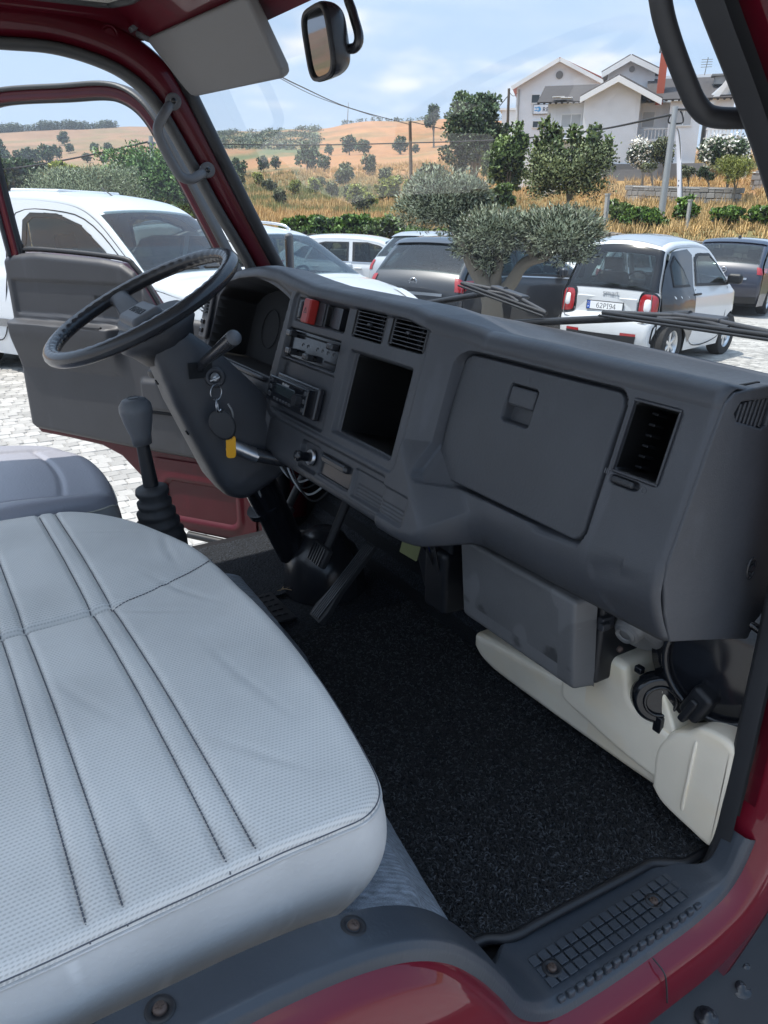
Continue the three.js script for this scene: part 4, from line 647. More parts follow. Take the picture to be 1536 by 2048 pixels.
part('seat_side', grid(240, 14, (u, v) => { const o = dOut[Math.round(u * 240) % 241], c = V(-0.1, 0, -0.57), d = o.clone().sub(c).setY(0).normalize(), k = 0.008 * Math.sin(Math.PI * v) - 0.04 * Math.pow(v, 4); return [o.x + d.x * k, dTop(o.x, o.z) - 0.036 - 0.12 * v, o.z + d.z * k, u * 2, v * 0.12]; }), M.leatherSide, dseat);
part('seat_stitching', tube(dOut.filter((_, i) => i % 3 === 0 && i < 240).map((o) => V(o.x, dTop(o.x, o.z) - 0.034, o.z)), 0.0018, 320, 6, true), M.threadPale, dseat);
part('driver_seat_box', rbox(0.55, 0.25, 0.42, 0.03, -0.06, 0.86, -0.57), M.black);

// ---------- gear lever ----------
const gb = V(0.395, 1.01, -0.315), gd = V(-0.075, 1, 0.0).normalize();
const boot = [[0.052, -0.26], [0.054, 0.0]]; for (let i = 0; i < 4; i++) boot.push([0.050 - i * 0.0045, 0.010 + i * 0.024], [0.052 - i * 0.005, 0.020 + i * 0.024], [0.042 - i * 0.0045, 0.026 + i * 0.024]);
boot.push([0.036, 0.112], [0.034, 0.122], [0.022, 0.128], [0.0, 0.128]);
const glv = part('gear_lever', rod(gb.clone().addScaledVector(gd, 0.12), gb.clone().addScaledVector(gd, 0.25), 0.0165, 0.0125, 24), M.black, truck, 'gear lever with a worn grey knob and rubber boot');
part('gear_boot', aim(lathe(boot, 40), gb, gd), M.rubber, glv);
part('gear_knob', aim(lathe([[0, 0.092], [0.012, 0.0915], [0.020, 0.088], [0.0265, 0.078], [0.0275, 0.066], [0.024, 0.045], [0.0175, 0.018], [0.016, 0.0], [0, 0]], 40).scale(1.22, 1.08, 1.22), gb.clone().addScaledVector(gd, 0.222), gd), M.grey, glv);
part('knob_inlay', aim(new THREE.TorusGeometry(0.012, 0.0006, 6, 32).rotateX(Math.PI / 2), gb.clone().addScaledVector(gd, 0.3215), gd), M.plastic, glv);

// ---------- sun visor, mirror, grab handles ----------
{
  const o = V(0.648, 1.985, -0.46), u = V(0.02, -0.03, 1).normalize(), v0 = V(-0.5, 0.86, 0.03), w = u.clone().cross(v0).normalize(), v = w.clone().cross(u).normalize();
  part('sun_visor', extrude(poly([[-0.275, 0.062], [-0.262, 0.068], [0.275, 0.068], [0.285, 0.060], [0.285, -0.055], [0.278, -0.066], [0.268, -0.070], [-0.175, -0.070], [-0.195, -0.066], [-0.210, -0.052]]), 0.010, 0.006, 8).applyMatrix4(basis(o, u, v, w)), M.visor, truck, 'grey folded-down sun visor');
  part('visor_bracket', [rod(V(0.585, 2.062, -0.775), V(0.617, 2.040, -0.735), 0.009, 0.007), rbox(0.03, 0.012, 0.04, 0.004).rotateZ(0.6).translate(0.58, 2.07, -0.765), rod(V(0.617, 2.04, -0.74), V(0.63, 2.036, -0.65), 0.005)], M.grey);
  part('visor_clip', rbox(0.02, 0.014, 0.03, 0.004, 0.60, 2.048, -0.235), M.grey);
}
{
  const o = V(0.56, 1.902, 0.188), n = V(-1, -0.16, -0.12).normalize(), u = V(-0.12, 0.0, 1).normalize(), v = n.clone().cross(u).normalize(), m = basis(o, u, v, n);
  const sh = rrShape(-0.062, 0.062, -0.040, 0.040, 0.016), ms = part('rear_view_mirror', grid(24, 40, (a, b) => { const [c, s] = superE(b * 2 * Math.PI, 4); const k = Math.cos(a * Math.PI / 2), d = Math.sin(a * Math.PI / 2); return [0.050 * c * (0.55 + 0.45 * k), 0.045 * s * (0.6 + 0.4 * k), -0.030 * d]; }).applyMatrix4(m), M.plasticGloss, truck, 'small black interior mirror on a curved arm');
  part('rim', extrude((() => { const f = (r, C) => { const q = new C(); for (let i = 0; i <= 48; i++) { const [c, s] = superE(i / 48 * 2 * Math.PI, 4); i ? q.lineTo(0.049 * c * r, 0.044 * s * r) : q.moveTo(0.049 * c * r, 0.044 * s * r); } return q; }; const s = f(1, THREE.Shape); s.holes.push(f(0.88, THREE.Path)); return s; })(), 0.004, 0.0015).applyMatrix4(m), M.black, ms);
  part('mirror_glass', extrude((() => { const q = new THREE.Shape(); for (let i = 0; i <= 48; i++) { const [c, s] = superE(i / 48 * 2 * Math.PI, 4); i ? q.lineTo(0.044 * c, 0.039 * s) : q.moveTo(0.044 * c, 0.039 * s); } return q; })(), 0.001).translate(0, 0, 0.0005).applyMatrix4(m), M.mirror, ms);
  part('mirror_arm', tube([[0.625, 2.05, 0.17], [0.60, 1.97, 0.195], [0.596, 1.935, 0.218], [0.592, 1.905, 0.240], [0.590, 1.893, 0.232], [0.585, 1.895, 0.205]], 0.0065, 60, 12), M.plasticGloss, ms);
}
for (const s of [-1, 1]) {
  const z = s > 0 ? 0.772 : -0.735, i = s > 0 ? 0.74 : -0.705, a = s < 0 ? [[0.642, 1.920, z], [0.615, 1.895, i], [0.594, 1.862, i], [0.598, 1.832, i], [0.622, 1.782, i], [0.640, 1.757, i], [0.662, 1.752, i], [0.688, 1.762, i + s * 0.008], [0.712, 1.774, z]]
    : [[0.583, 1.93, z], [0.590, 1.89, i], [0.599, 1.858, i], [0.616, 1.832, i], [0.645, 1.800, i], [0.664, 1.783, i], [0.686, 1.775, i], [0.716, 1.774, i + s * 0.012], [0.745, 1.776, z]];
  const h = part('grab_handle', tube(a, s > 0 ? 0.0095 : 0.0115, 80, 14), s > 0 ? M.rubber : M.grey, truck, s > 0 ? 'dark grab handle on the near pillar' : 'grey grab handle on the far pillar');
  if (s < 0) for (const p of [a[0], a[8]]) { part('mount', aim(lathe([[0, 0.012], [0.008, 0.012], [0.010, 0.008], [0.0165, 0.012], [0.018, 0.004], [0.018, -0.02]], 28), V(p[0], p[1], p[2] + 0.012), V(-0.25, 0, 1)), M.grey, h); part('mount_screw', aim(lathe([[0, 0.014], [0.006, 0.013], [0.007, 0.01]], 20), V(p[0], p[1], p[2] + 0.012), V(-0.25, 0, 1)), M.blackGloss, h); }
}

// ---------- the driver's door, open ----------
const DH = V(0.87, 0, -0.82), DE = V(0.574, 0, 0.819), DN = V(-0.819, 0, 0.574), doorM = basis(DH, DE, V(0, 1, 0), DN);   // local x runs to the hinge (0), y up, z inwards
const dPart = (n, g, m, p, l) => { const q = Array.isArray(g) ? merge(g) : metreUV(g); return part(n, q.applyMatrix4(doorM), m, p, l); };
const door = dPart('door', extrude(poly([[-0.945, 0.968], [-0.93, 0.952], [-0.80, 0.947], [-0.66, 0.937], [-0.58, 0.91], [-0.50, 0.84], [-0.42, 0.735], [-0.37, 0.692], [-0.33, 0.676], [-0.08, 0.672], [-0.05, 0.685], [-0.035, 0.72], [-0.03, 1.33], [-0.36, 1.345], [-0.43, 1.44], [-0.47, 1.49], [-0.52, 1.525], [-0.80, 1.552], [-0.945, 1.548]]), 0.075, 0.008).translate(0, 0, -0.085), M.red, truck, 'open dark red driver door with a grey inner panel');
dPart('door_panel', grid(150, 110, (u, v) => {
  const x = lerp(-0.955, -0.10, u), yb = interp([[-0.955, 0.985], [-0.93, 0.968], [-0.80, 0.962], [-0.5, 0.947], [-0.18, 0.938], [-0.10, 0.936]], x), yt = interp([[-0.955, 1.52], [-0.94, 1.540], [-0.90, 1.548], [-0.81, 1.553], [-0.55, 1.540], [-0.475, 1.530], [-0.43, 1.505], [-0.40, 1.46], [-0.36, 1.40], [-0.25, 1.38], [-0.10, 1.37]], x), y = lerp(yb, yt, v);
  let d = 0.016 * Math.min(1, Math.pow(Math.min(Math.min(u, 1 - u) * 0.85, Math.min(y - yb, yt - y)) / 0.014, 0.5));
  const a = sdRR(x, y, -0.925, -0.40, 1.360, 1.472, 0.01); d -= 0.007 * smooth(0, -0.006, a);
  const p = Math.max(Math.abs(x + 0.735) - 0.20, 0); if (y > 1.19 && y < 1.345 && p < 0.05) d += 0.035 * smooth(0.05, 0, p) * smooth(1.345, 1.337, y) * smooth(1.17, 1.32, y);
  const k = sdRR(x, y, -0.44, -0.13, 1.085, 1.185, 0.012); d += 0.012 * smooth(0.004, -0.004, k) * smooth(1.075, 1.10, y);
  return [x, y, d, x, y];
}), M.plastic, door, 'dark grey moulded inner door panel');
dPart('inner_handle', [rbox(0.085, 0.036, 0.006, 0.004, -0.555, 1.418, 0.006), rbox(0.06, 0.018, 0.012, 0.004, -0.55, 1.414, 0.012)], M.black, door);
dPart('armrest_slot', rbox(0.10, 0.014, 0.012, 0.004, -0.60, 1.336, 0.045), M.black, door);
dPart('pocket_mouth', rbox(0.30, 0.012, 0.014, 0.004, -0.285, 1.085, 0.018), M.blackMatt, door);
dPart('window_knob', [lathe([[0, 0.03], [0.012, 0.03], [0.016, 0.024], [0.014, 0], [0.02, -0.002]], 24).rotateX(Math.PI / 2).translate(-0.375, 1.215, 0.018)], M.plasticGloss, door);
dPart('lock_button', rod(V(-0.885, 1.55, -0.01), V(-0.885, 1.578, -0.01), 0.009, 0.008), M.black, door);
dPart('pressing', grid(40, 40, (u, v) => { const x = lerp(-0.44, -0.06, u), y = lerp(0.69, 0.925, v), s = sdRR(x, y, -0.40, -0.13, 0.725, 0.855, 0.03); return [x, y, 0.004 - 0.020 * smooth(0.008, -0.02, s) + 0.003 * smooth(0.03, 0.012, s), x, y]; }), M.red, door);
dPart('door_rubber', tube([[-0.33, 0.668, 0.004], [-0.09, 0.664, 0.004], [-0.042, 0.68, 0.004], [-0.026, 0.72, 0.004], [-0.022, 1.0, 0.004], [-0.02, 1.45, 0.004]], 0.012, 80, 10), M.black, door);
dPart('sill_rubber', tube([[-0.93, 1.556, -0.012], [-0.80, 1.562, -0.012], [-0.5, 1.545, -0.012], [-0.44, 1.52, -0.012], [-0.39, 1.455, -0.012], [-0.35, 1.39, -0.012]], 0.008, 60, 8), M.black, door);
const FR = [[-0.918, 1.54], [-0.945, 1.75], [-0.955, 1.93], [-0.935, 1.985], [-0.88, 2.002], [-0.6, 2.004], [-0.46, 2.002], [-0.40, 1.990], [-0.345, 1.962], [-0.30, 1.918], [-0.235, 1.81], [-0.175, 1.705], [-0.118, 1.605], [-0.06, 1.495], [-0.035, 1.42], [-0.02, 1.34]];
dPart('window_frame', sweep(FR, 0, [[-0.030, -0.02], [-0.031, 0.006], [-0.022, 0.010], [-0.016, 0.004], [-0.012, 0.008], [0.0, 0.008], [0.006, -0.02]], { n: 160 }), M.red, door);
dPart('frame_seal', sweep(FR, 0, [[-0.004, 0.008], [-0.002, 0.018], [0.006, 0.018], [0.010, 0.006], [0.008, -0.02]], { n: 160 }), M.seal, door);
dPart('frame_channel', sweep(FR, 0, [[-0.038, -0.014], [-0.038, 0.002], [-0.030, 0.004]], { n: 160 }), M.black, door);
dPart('window_glass', new THREE.ShapeGeometry(poly([[-0.92, 1.545], [-0.94, 1.93], [-0.88, 1.985], [-0.46, 1.985], [-0.36, 1.955], [-0.30, 1.885], [-0.11, 1.555], [-0.06, 1.44], [-0.05, 1.36], [-0.35, 1.365], [-0.40, 1.455], [-0.5, 1.535]])).translate(0, 0, -0.008), M.glass, door);
// exterior mirror on the far door, seen past the pillar
part('door_mirror', [rbox(0.02, 0.15, 0.075, 0.009).rotateY(-0.5).translate(0.975, 1.545, -0.835), rod(V(0.90, 1.50, -0.80), V(0.97, 1.50, -0.84), 0.012)], M.grey);
part('mirror_face', rbox(0.004, 0.125, 0.055, 0.002).rotateY(-0.5).translate(0.964, 1.545, -0.829), M.mirror);
// wipers on the outside of the windscreen
const ws = (y, z, off) => V(0.912 - 0.51 * (y - 1.54) + 0.05 * (1 - Math.pow(z / 0.735, 2)) + off, y + off * 0.5, z);
function wiper(z0, z1, y0, y1, pz, piv) {
  const g = part('wiper', [rod(ws(y0, z0, 0.024), ws(y1, z1, 0.024), 0.0035, 0.004, 8), rod(ws(y0, z0, 0.016), ws(y1, z1, 0.016), 0.0022, 0.0022, 8)], M.black);
  const at = (t, off) => ws(lerp(y0, y1, t), lerp(z0, z1, t), off);
  part('blade_frame', [tube([at(0.02, 0.026), at(0.25, 0.033), at(0.5, 0.040), at(0.75, 0.033), at(0.98, 0.026)], 0.004, 30, 8), tube([at(0.32, 0.027), at(0.5, 0.034), at(0.68, 0.027)], 0.0035, 20, 8), aim(rbox(0.022, 0.09, 0.007, 0.003), at(0.5, 0.042), at(0.6, 0).sub(at(0.4, 0)))], M.plastic, g);
  part('wiper_arm', [rod(at(0.45, 0.044), piv, 0.0065, 0.0065, 10)], M.black, g);
}
wiper(0.352, 0.72, 1.520, 1.530, 0, V(1.005, 1.470, 0.02));
wiper(-0.04, 0.20, 1.535, 1.500, 0, V(1.02, 1.470, -0.30));

// ================= houses, walls, poles =================
function frameAt(px, d) { const o = far(px, 405, d), n = CAM.clone().sub(o).setY(0).normalize(), u = V(n.z, 0, -n.x); return { o: V(o.x, 0, o.z), u, n, turn: Math.atan2(n.x, n.z), to: (x, y, dz = 0) => { const q = far(x, y, 1).sub(CAM), t = (o.clone().sub(CAM).dot(n) + dz) / q.dot(n), p = CAM.clone().addScaledVector(q, t); return [p.clone().sub(o).dot(u), p.y]; } }; }
function tiles(x0, x1, z0, y0, z1, y1, m, parent, pitch = 0.45, name = 'roof') {   // a roof slope between two horizontal edges (local x across), with rows of tile ridges
  const L = Math.hypot(z1 - z0, y1 - y0), a = Math.atan2(y1 - y0, -(z1 - z0)), mk = (g) => g.rotateX(-Math.atan2(y1 - y0, z1 - z0)).translate((x0 + x1) / 2, (y0 + y1) / 2, (z0 + z1) / 2);
  const l = [mk(box(x1 - x0, 0.08, L))]; for (let x = x0 + 0.1; x < x1; x += pitch) l.push(mk(new THREE.CylinderGeometry(0.10, 0.10, L, 6, 1).rotateX(Math.PI / 2).translate(x - (x0 + x1) / 2, 0.05, 0)));
  return mesh(name, l, m, parent);
}
function gableRoof(x0, xa, x1, ye0, ya, ye1, zf, zb, m, parent, over = 0.5) {      // ridge along z, gable towards +z
  const slope = (xa2, ya2, xb, yb) => { const L = Math.hypot(xb - xa2, yb - ya2), t = Math.atan2(yb - ya2, xb - xa2), mk = (g) => g.rotateZ(t).translate((xa2 + xb) / 2, (ya2 + yb) / 2, (zf + zb) / 2), l = [mk(box(L, 0.10, zf - zb))]; for (let z = zb + 0.2; z < zf; z += 0.45) l.push(mk(new THREE.CylinderGeometry(0.1, 0.1, L, 6).rotateZ(Math.PI / 2).translate(0, 0.06, z - (zf + zb) / 2))); return l; };
  const s0 = (ya - ye0) / (xa - x0), s1 = (ya - ye1) / (x1 - xa);
  mesh('roof', slope(x0 - over, ye0 - over * s0 + 0.12, xa, ya + 0.12), m, parent); mesh('roof', slope(xa, ya + 0.121, x1 + over, ye1 - over * s1 + 0.12), m, parent);
  const f = 0.42, pts = [[x0 - over, ye0 - over * s0 - f + 0.16], [x0 - over, ye0 - over * s0 + 0.15], [xa, ya + 0.15], [x1 + over, ye1 - over * s1 + 0.15], [x1 + over, ye1 - over * s1 - f + 0.16], [xa, ya - f + 0.14]];
  mesh('fascia', extrude(poly(pts), 0.22).translate(0, 0, zf - 0.05), M.white2, parent);
}
M.white2 = std([0.78, 0.78, 0.77], { roughness: 0.85 });
const railing = (x0, x1, y0, y1, z, parent, name = 'balcony', slab = true) => { const b = mesh(name, [rbox(x1 - x0, 0.18, 1.1, 0.02, (x0 + x1) / 2, y0 - 0.09, z - 0.5)], M.white2, parent); mesh('rail', [box(x1 - x0, 0.09, 0.12, (x0 + x1) / 2, y1 - 0.045, z)], M.white2, b); for (let x = x0 + 0.12; x < x1; x += 0.26) mesh('baluster', lathe([[0.03, 0], [0.06, (y1 - y0) * 0.3], [0.035, (y1 - y0) * 0.65], [0.05, y1 - y0 - 0.1]], 6).translate(x, y0, z), M.white2, b); return b; };
const win = (parent, A, B, z, m = M.shutter, frame = M.white2) => { const w = B[0] - A[0], h = A[1] - B[1], x = (A[0] + B[0]) / 2, y = (A[1] + B[1]) / 2, f = mesh('window', extrude((() => { const s = rrShape(-w / 2 - 0.08, w / 2 + 0.08, -h / 2 - 0.08, h / 2 + 0.08, 0.01); s.holes.push(rrShape(-w / 2, w / 2, -h / 2, h / 2, 0.01, THREE.Path)); return s; })(), 0.1).translate(x, y, z - 0.02), frame, parent); mesh('pane', box(w, h, 0.04, x, y, z + 0.02), m, f); if (w > 1) mesh('mullion', box(0.06, h, 0.05, x, y, z + 0.045), frame, f); if (h > 1.6) mesh('shutter_box', box(w, 0.25, 0.10, x, y + h / 2 - 0.12, z + 0.05), M.plinth, f); return f; };
{ // the front house
  const F = frameAt(1250, 68), t = thing('house', 'white two-storey house with dark tiled roofs and an orange chimney on the slope', 'house', V(F.o.x, 0, F.o.z), F.turn), z2 = (x, y, dz = 0) => F.to(768 + x / 2, y / 2, dz);
  const base = landY(F.o.x, F.o.z) - 1.2, wall = (pts, z0, z1, name = 'wall') => mesh(name, extrude(poly(pts), z0 - z1).translate(0, 0, z1), M.plaster, t);
  const gl = z2(803, 392), ga = z2(940, 316), gr = z2(1030, 372);
  wall([[gl[0], base], [gr[0], base], [gr[0], gr[1]], ga, gl], 0, -9);
  gableRoof(gl[0], ga[0], gr[0] + 1.2, gl[1], ga[1], gr[1] - 0.5, 0.7, -9, M.roofTile, t, 0.3);
  const lw = z2(650, 405), rw = z2(1150, 395), bw = z2(1280, 395);
  wall([[lw[0], base], [gl[0] - 0.01, base], [gl[0] - 0.01, lw[1]], [lw[0], lw[1]]], -1.5, -9);
  tiles(z2(610, 400)[0], gl[0] + 2, -0.6, z2(610, 408)[1], -6, z2(870, 338, -6)[1], M.roofTile, t);
  wall([[gr[0] + 0.01, base], [rw[0], base], [rw[0], rw[1]], [gr[0] + 0.01, rw[1]]], -2.2, -9);
  wall([[rw[0] + 0.01, base], [bw[0], base], [bw[0], bw[1]], [rw[0] + 0.01, bw[1]]], -0.8, -9);
  tiles(gr[0] + 0.4, z2(1400, 400)[0], -0.3, z2(1150, 396)[1], -5.5, z2(1150, 316, -5.5)[1], M.roofTile, t);
  const ra = z2(1385, 310), r0 = z2(1312, 400), r1 = z2(1408, 400); wall([[r0[0], base + 3], [r1[0], base + 3], [r1[0], r1[1]], [ra[0], ra[1]], [r0[0], r0[1] + 0.5]], -0.9, -6);
  mesh('fascia', extrude(poly([[r0[0] - 0.3, r0[1] - 0.3], [ra[0], ra[1] + 0.25], [r1[0] + 0.4, r1[1] - 0.2], [r1[0] + 0.2, r1[1] - 0.5], [ra[0], ra[1] - 0.3], [r0[0], r0[1] - 0.6]]), 0.3).translate(0, 0, -0.8), M.white2, t);
  const ba = z2(988, 234, -5), b0 = z2(897, 288, -5), b1 = z2(1086, 282, -5); wall([[b0[0], b0[1] - 3], [b1[0], b1[1] - 3], [b1[0], b1[1]], ba, b0], -5, -12);
  gableRoof(b0[0], ba[0], b1[0], b0[1], ba[1], b1[1], -4.4, -12, M.roofTile, t, 0.45); wall([[b1[0], b1[1] - 3], [b1[0] + 5, b1[1] - 3], [b1[0] + 5, b1[1] - 0.2], [b1[0], b1[1] - 0.2]], -6.5, -11);
  const vt = z2(992, 277, -5); mesh('vent', new THREE.CylinderGeometry(0.22, 0.22, 0.1, 20).rotateX(Math.PI / 2).translate(vt[0], vt[1], -4.97), M.plinth, t);
  const c0 = z2(1091, 362, -2.2), c1 = z2(1139, 207, -2.2), ch = mesh('chimney', box(c1[0] - c0[0], c1[1] - c0[1] + 1, 1.0, (c0[0] + c1[0]) / 2, (c0[1] + c1[1]) / 2 - 0.5, -2.2), M.chimney, t);
  mesh('chimney_cap', [box(1.15, 0.12, 1.2, (c0[0] + c1[0]) / 2, c1[1] + 0.75, -2.2), box(0.8, 0.35, 0.9, (c0[0] + c1[0]) / 2, c1[1] + 0.98, -2.2), ...[-0.35, 0, 0.35].map((k) => box(0.12, 0.7, 0.9, (c0[0] + c1[0]) / 2 + k, c1[1] + 0.35, -2.2))], M.plinth, ch);
  const sc = z2(1352, 302, -3); mesh('small_chimney', [box(1.0, 0.5, 0.8, sc[0], sc[1] - 0.35, -3), box(1.5, 0.12, 1.2, sc[0], sc[1], -3)], M.plinth, t);
  win(t, z2(707, 452), z2(780, 500), -1.48); win(t, z2(1040, 437), z2(1080, 497), -2.18); win(t, z2(1172, 440), z2(1228, 497), -0.78); win(t, z2(716, 602), z2(760, 634), -1.48, M.carGlass);
  const q = (a, b) => [z2(a, b)[0], z2(a, b)[1]]; const k1 = q(668, 553), k2 = q(797, 512); railing(k1[0], k2[0] - 0.05, k1[1], k2[1], -0.4, t); const k3 = q(1018, 553), k4 = q(1148, 506); railing(k3[0] + 0.3, k4[0], k3[1], k4[1], -1.1, t); const k5 = q(1280, 565), k6 = q(1432, 512); railing(k5[0], k6[0], k5[1], k6[1], 0.2, t);
  const p0 = z2(1444, 600), p1 = z2(1452, 440); mesh('pillar', box(0.35, p1[1] - p0[1] + 2, 0.35, p0[0] + 0.2, (p0[1] + p1[1]) / 2 - 1, 0.1), M.white2, t);
  const w0 = z2(880, 657), w1 = z2(1280, 700); mesh('plinth', box(w1[0] - w0[0], 1.6, 0.1, (w0[0] + w1[0]) / 2, w0[1] - 0.8, 0.06), M.plinth, t);
  for (const [x, y] of [[695, 396], [728, 399]]) { const s = z2(x, y); mesh('skylight', box(0.9, 0.06, 0.7, s[0], s[1] + 0.2, -0.75), M.white2, t); }
  const an = z2(1282, 300, -4); mesh('aerial', [rod(V(an[0], an[1], -4), V(an[0] + 0.1, z2(1284, 230, -4)[1], -4), 0.03), ...[0, 1, 2, 3].map((i) => rod(V(an[0] - 0.35, z2(1284, 238 + i * 10, -4)[1], -4), V(an[0] + 0.45, z2(1284, 238 + i * 10, -4)[1], -4), 0.02))], M.plinth, t);
}
{ // the house behind, with its sign
  const F = frameAt(1120, 88), t = thing('house', 'plain white gabled house with a red roof and a blue and white sign', 'house', V(F.o.x, 0, F.o.z), F.turn), z2 = (x, y) => F.to(768 + x / 2, y / 2), a = z2(703, 242), l = z2(532, 345), r = z2(880, 330), base = z2(600, 640)[1] - 3;
  mesh('wall', extrude(poly([[l[0], base], [r[0], base], [r[0], r[1]], a, l]), 14).translate(0, 0, -14), M.plaster, t);
  const sl = (p, q, nm, zf) => { const L = Math.hypot(q[0] - p[0], q[1] - p[1]); mesh('roof', [box(L, 0.12, 15).rotateZ(Math.atan2(q[1] - p[1], q[0] - p[0])).translate((p[0] + q[0]) / 2, (p[1] + q[1]) / 2 + 0.15, -6.9)], M.roofRed, t); mesh('fascia', [box(L, 0.35, 0.2).rotateZ(Math.atan2(q[1] - p[1], q[0] - p[0])).translate((p[0] + q[0]) / 2, (p[1] + q[1]) / 2 + 0.02, 0.62)], M.white2, t); };
  sl([l[0] - 0.5, l[1] - 0.25], [a[0], a[1]]); sl([a[0], a[1] + 0.001], [r[0] + 0.8, r[1] - 0.5]);
  { const e = z2(895, 332); mesh('roof', tilesRed(a, e), M.roofRed, t); }
  const v = z2(702, 300); mesh('vent', new THREE.CylinderGeometry(0.35, 0.35, 0.1, 20).rotateX(Math.PI / 2).translate(v[0], v[1], 0.05), M.plinth, t);
  win(t, z2(592, 380), z2(621, 411), 0.02, M.carGlass); win(t, z2(596, 486), z2(637, 509), 0.02, M.carGlass); win(t, z2(672, 358), z2(676, 363), 0.02, M.plinth, M.plinth);
  const s0 = z2(597, 456), s1 = z2(668, 419), w = s1[0] - s0[0], h = s1[1] - s0[1], cv = document.createElement('canvas'); cv.width = 256; cv.height = 128; const g = cv.getContext('2d');
  g.fillStyle = '#e9edf2'; g.fillRect(0, 0, 256, 128); g.fillStyle = '#4f9fd6'; g.beginPath(); g.ellipse(78, 62, 34, 38, 0, 0, 7); g.fill(); g.fillRect(14, 34, 60, 16); g.fillRect(14, 72, 60, 16); g.fillStyle = '#e9edf2'; g.beginPath(); g.ellipse(64, 62, 14, 18, 0, 0, 7); g.fill(); g.fillStyle = '#39414f'; g.font = 'bold 84px sans-serif'; g.fillText('REC', 132, 96);
  const ct = new THREE.CanvasTexture(cv); ct.colorSpace = THREE.SRGBColorSpace; const pm = std([1, 1, 1], { map: ct, roughness: 0.6 }), pg = new THREE.PlaneGeometry(w, h).translate((s0[0] + s1[0]) / 2, (s0[1] + s1[1]) / 2, 0.16); pg.userData.uvDone = true;
  const sg = mesh('sign', box(w + 0.1, h + 0.1, 0.12, (s0[0] + s1[0]) / 2, (s0[1] + s1[1]) / 2, 0.08), M.plinth, t, 'blue and white sign reading REC'); mesh('sign_face', pg, pm, sg);
  mesh('drainpipe', rod(V(l[0] + 0.25, base, 0.08), V(l[0] + 0.25, l[1] - 0.3, 0.08), 0.09), M.concrete, t);
  const ax = z2(505, 430), ay = z2(528, 560); mesh('side_wing', [box(2.6, 5, 5, ax[0] + 0.4, ax[1] - 2.6, -4), box(3.2, 0.2, 5.4, ax[0] + 0.4, ax[1], -4)], M.plaster, t);
}
function tilesRed(a, e) { const out = []; for (let i = 0; i < 12; i++) { const z = -0.4 - i * 1.15, L = Math.hypot(e[0] - a[0], e[1] - a[1]); out.push(box(L, 0.1, 0.5).rotateZ(Math.atan2(e[1] - a[1], e[0] - a[0])).translate((a[0] + e[0]) / 2, (a[1] + e[1]) / 2 + 0.26, z)); } return out; }
// stone walls: coursed rubble, built stone by stone where near
function stoneWall(name, label, pxa, da, pxb, db, h, th, sz, mats, cap) {
  const A = onLand(pxa, da), B = onLand(pxb, db), L = Math.hypot(B.x - A.x, B.z - A.z), t = thing(name, label, 'wall', A, Math.atan2(-(B.z - A.z), B.x - A.x)), yAt = (x) => { const p = A.clone().lerp(B, x / L); return landY(p.x, p.z) - A.y; };
  mesh('core', grid(40, 1, (u, v) => [u * L, yAt(u * L) - 0.3 + v * (h + 0.25), 0]), M.rubble, t); let n = 0; const rest = [];
  for (let y = 0, j = 0; y < h - 0.02; y += sz * 0.62, j++) for (let x = (j % 2) * sz * 0.4; x < L;) { const w = sz * (0.6 + 0.8 * hash(j, Math.round(x * 50), 5)), hh = sz * 0.58, g = rbox(w - 0.02, hh - 0.015, th * (0.9 + 0.2 * hash(j, Math.round(x * 30), 6)), 0.02, 0, 0, 0, 1), yy = yAt(x + w / 2) + y + hh / 2; g.translate(x + w / 2, yy, 0.02 * hash(j, Math.round(x * 9), 8)); const m = mats[Math.floor(hash(j, Math.round(x * 77), 9) * mats.length)]; if (n++ < 290) mesh('stone', g, m, t); else rest.push(g); x += w; }
  if (rest.length) mesh('stones', rest, mats[0], t).userData.kind = 'stuff';
  if (cap) mesh('coping', grid(40, 4, (u, v) => [u * L, yAt(u * L) + h + 0.03 - (v === 0 || v === 1 ? 0.06 : 0), lerp(-th * 0.6, th * 0.6, v)]), M.concrete, t);
  return t;
}
const wm = [[0.20, 0.175, 0.15], [0.26, 0.225, 0.19], [0.15, 0.135, 0.12], [0.23, 0.185, 0.15]].map((c) => std(c, { roughness: 0.95, bumpMap: grain, bumpScale: 0.006 }));
stoneWall('stone_wall', 'rubble stone wall behind the parked cars at the right', 1180, 25, 1720, 23, 1.02, 0.4, 0.34, wm);
stoneWall('stone_wall', 'low stone wall behind the dark hatchback and olive tree', 560, 23, 1180, 25, 0.72, 0.4, 0.42, wm);
stoneWall('garden_wall', 'low grey garden wall below the white house', 1250, 55, 1478, 51, 0.85, 0.3, 0.5, [[0.22, 0.21, 0.20], [0.27, 0.26, 0.25]].map((c) => std(c, { roughness: 0.95 })), true);
stoneWall('garden_wall', 'short grey wall beyond the right end of the house', 1495, 62, 1700, 62, 1.1, 0.3, 0.5, [[0.27, 0.26, 0.25], [0.3, 0.29, 0.28]].map((c) => std(c, { roughness: 0.95 })), true);
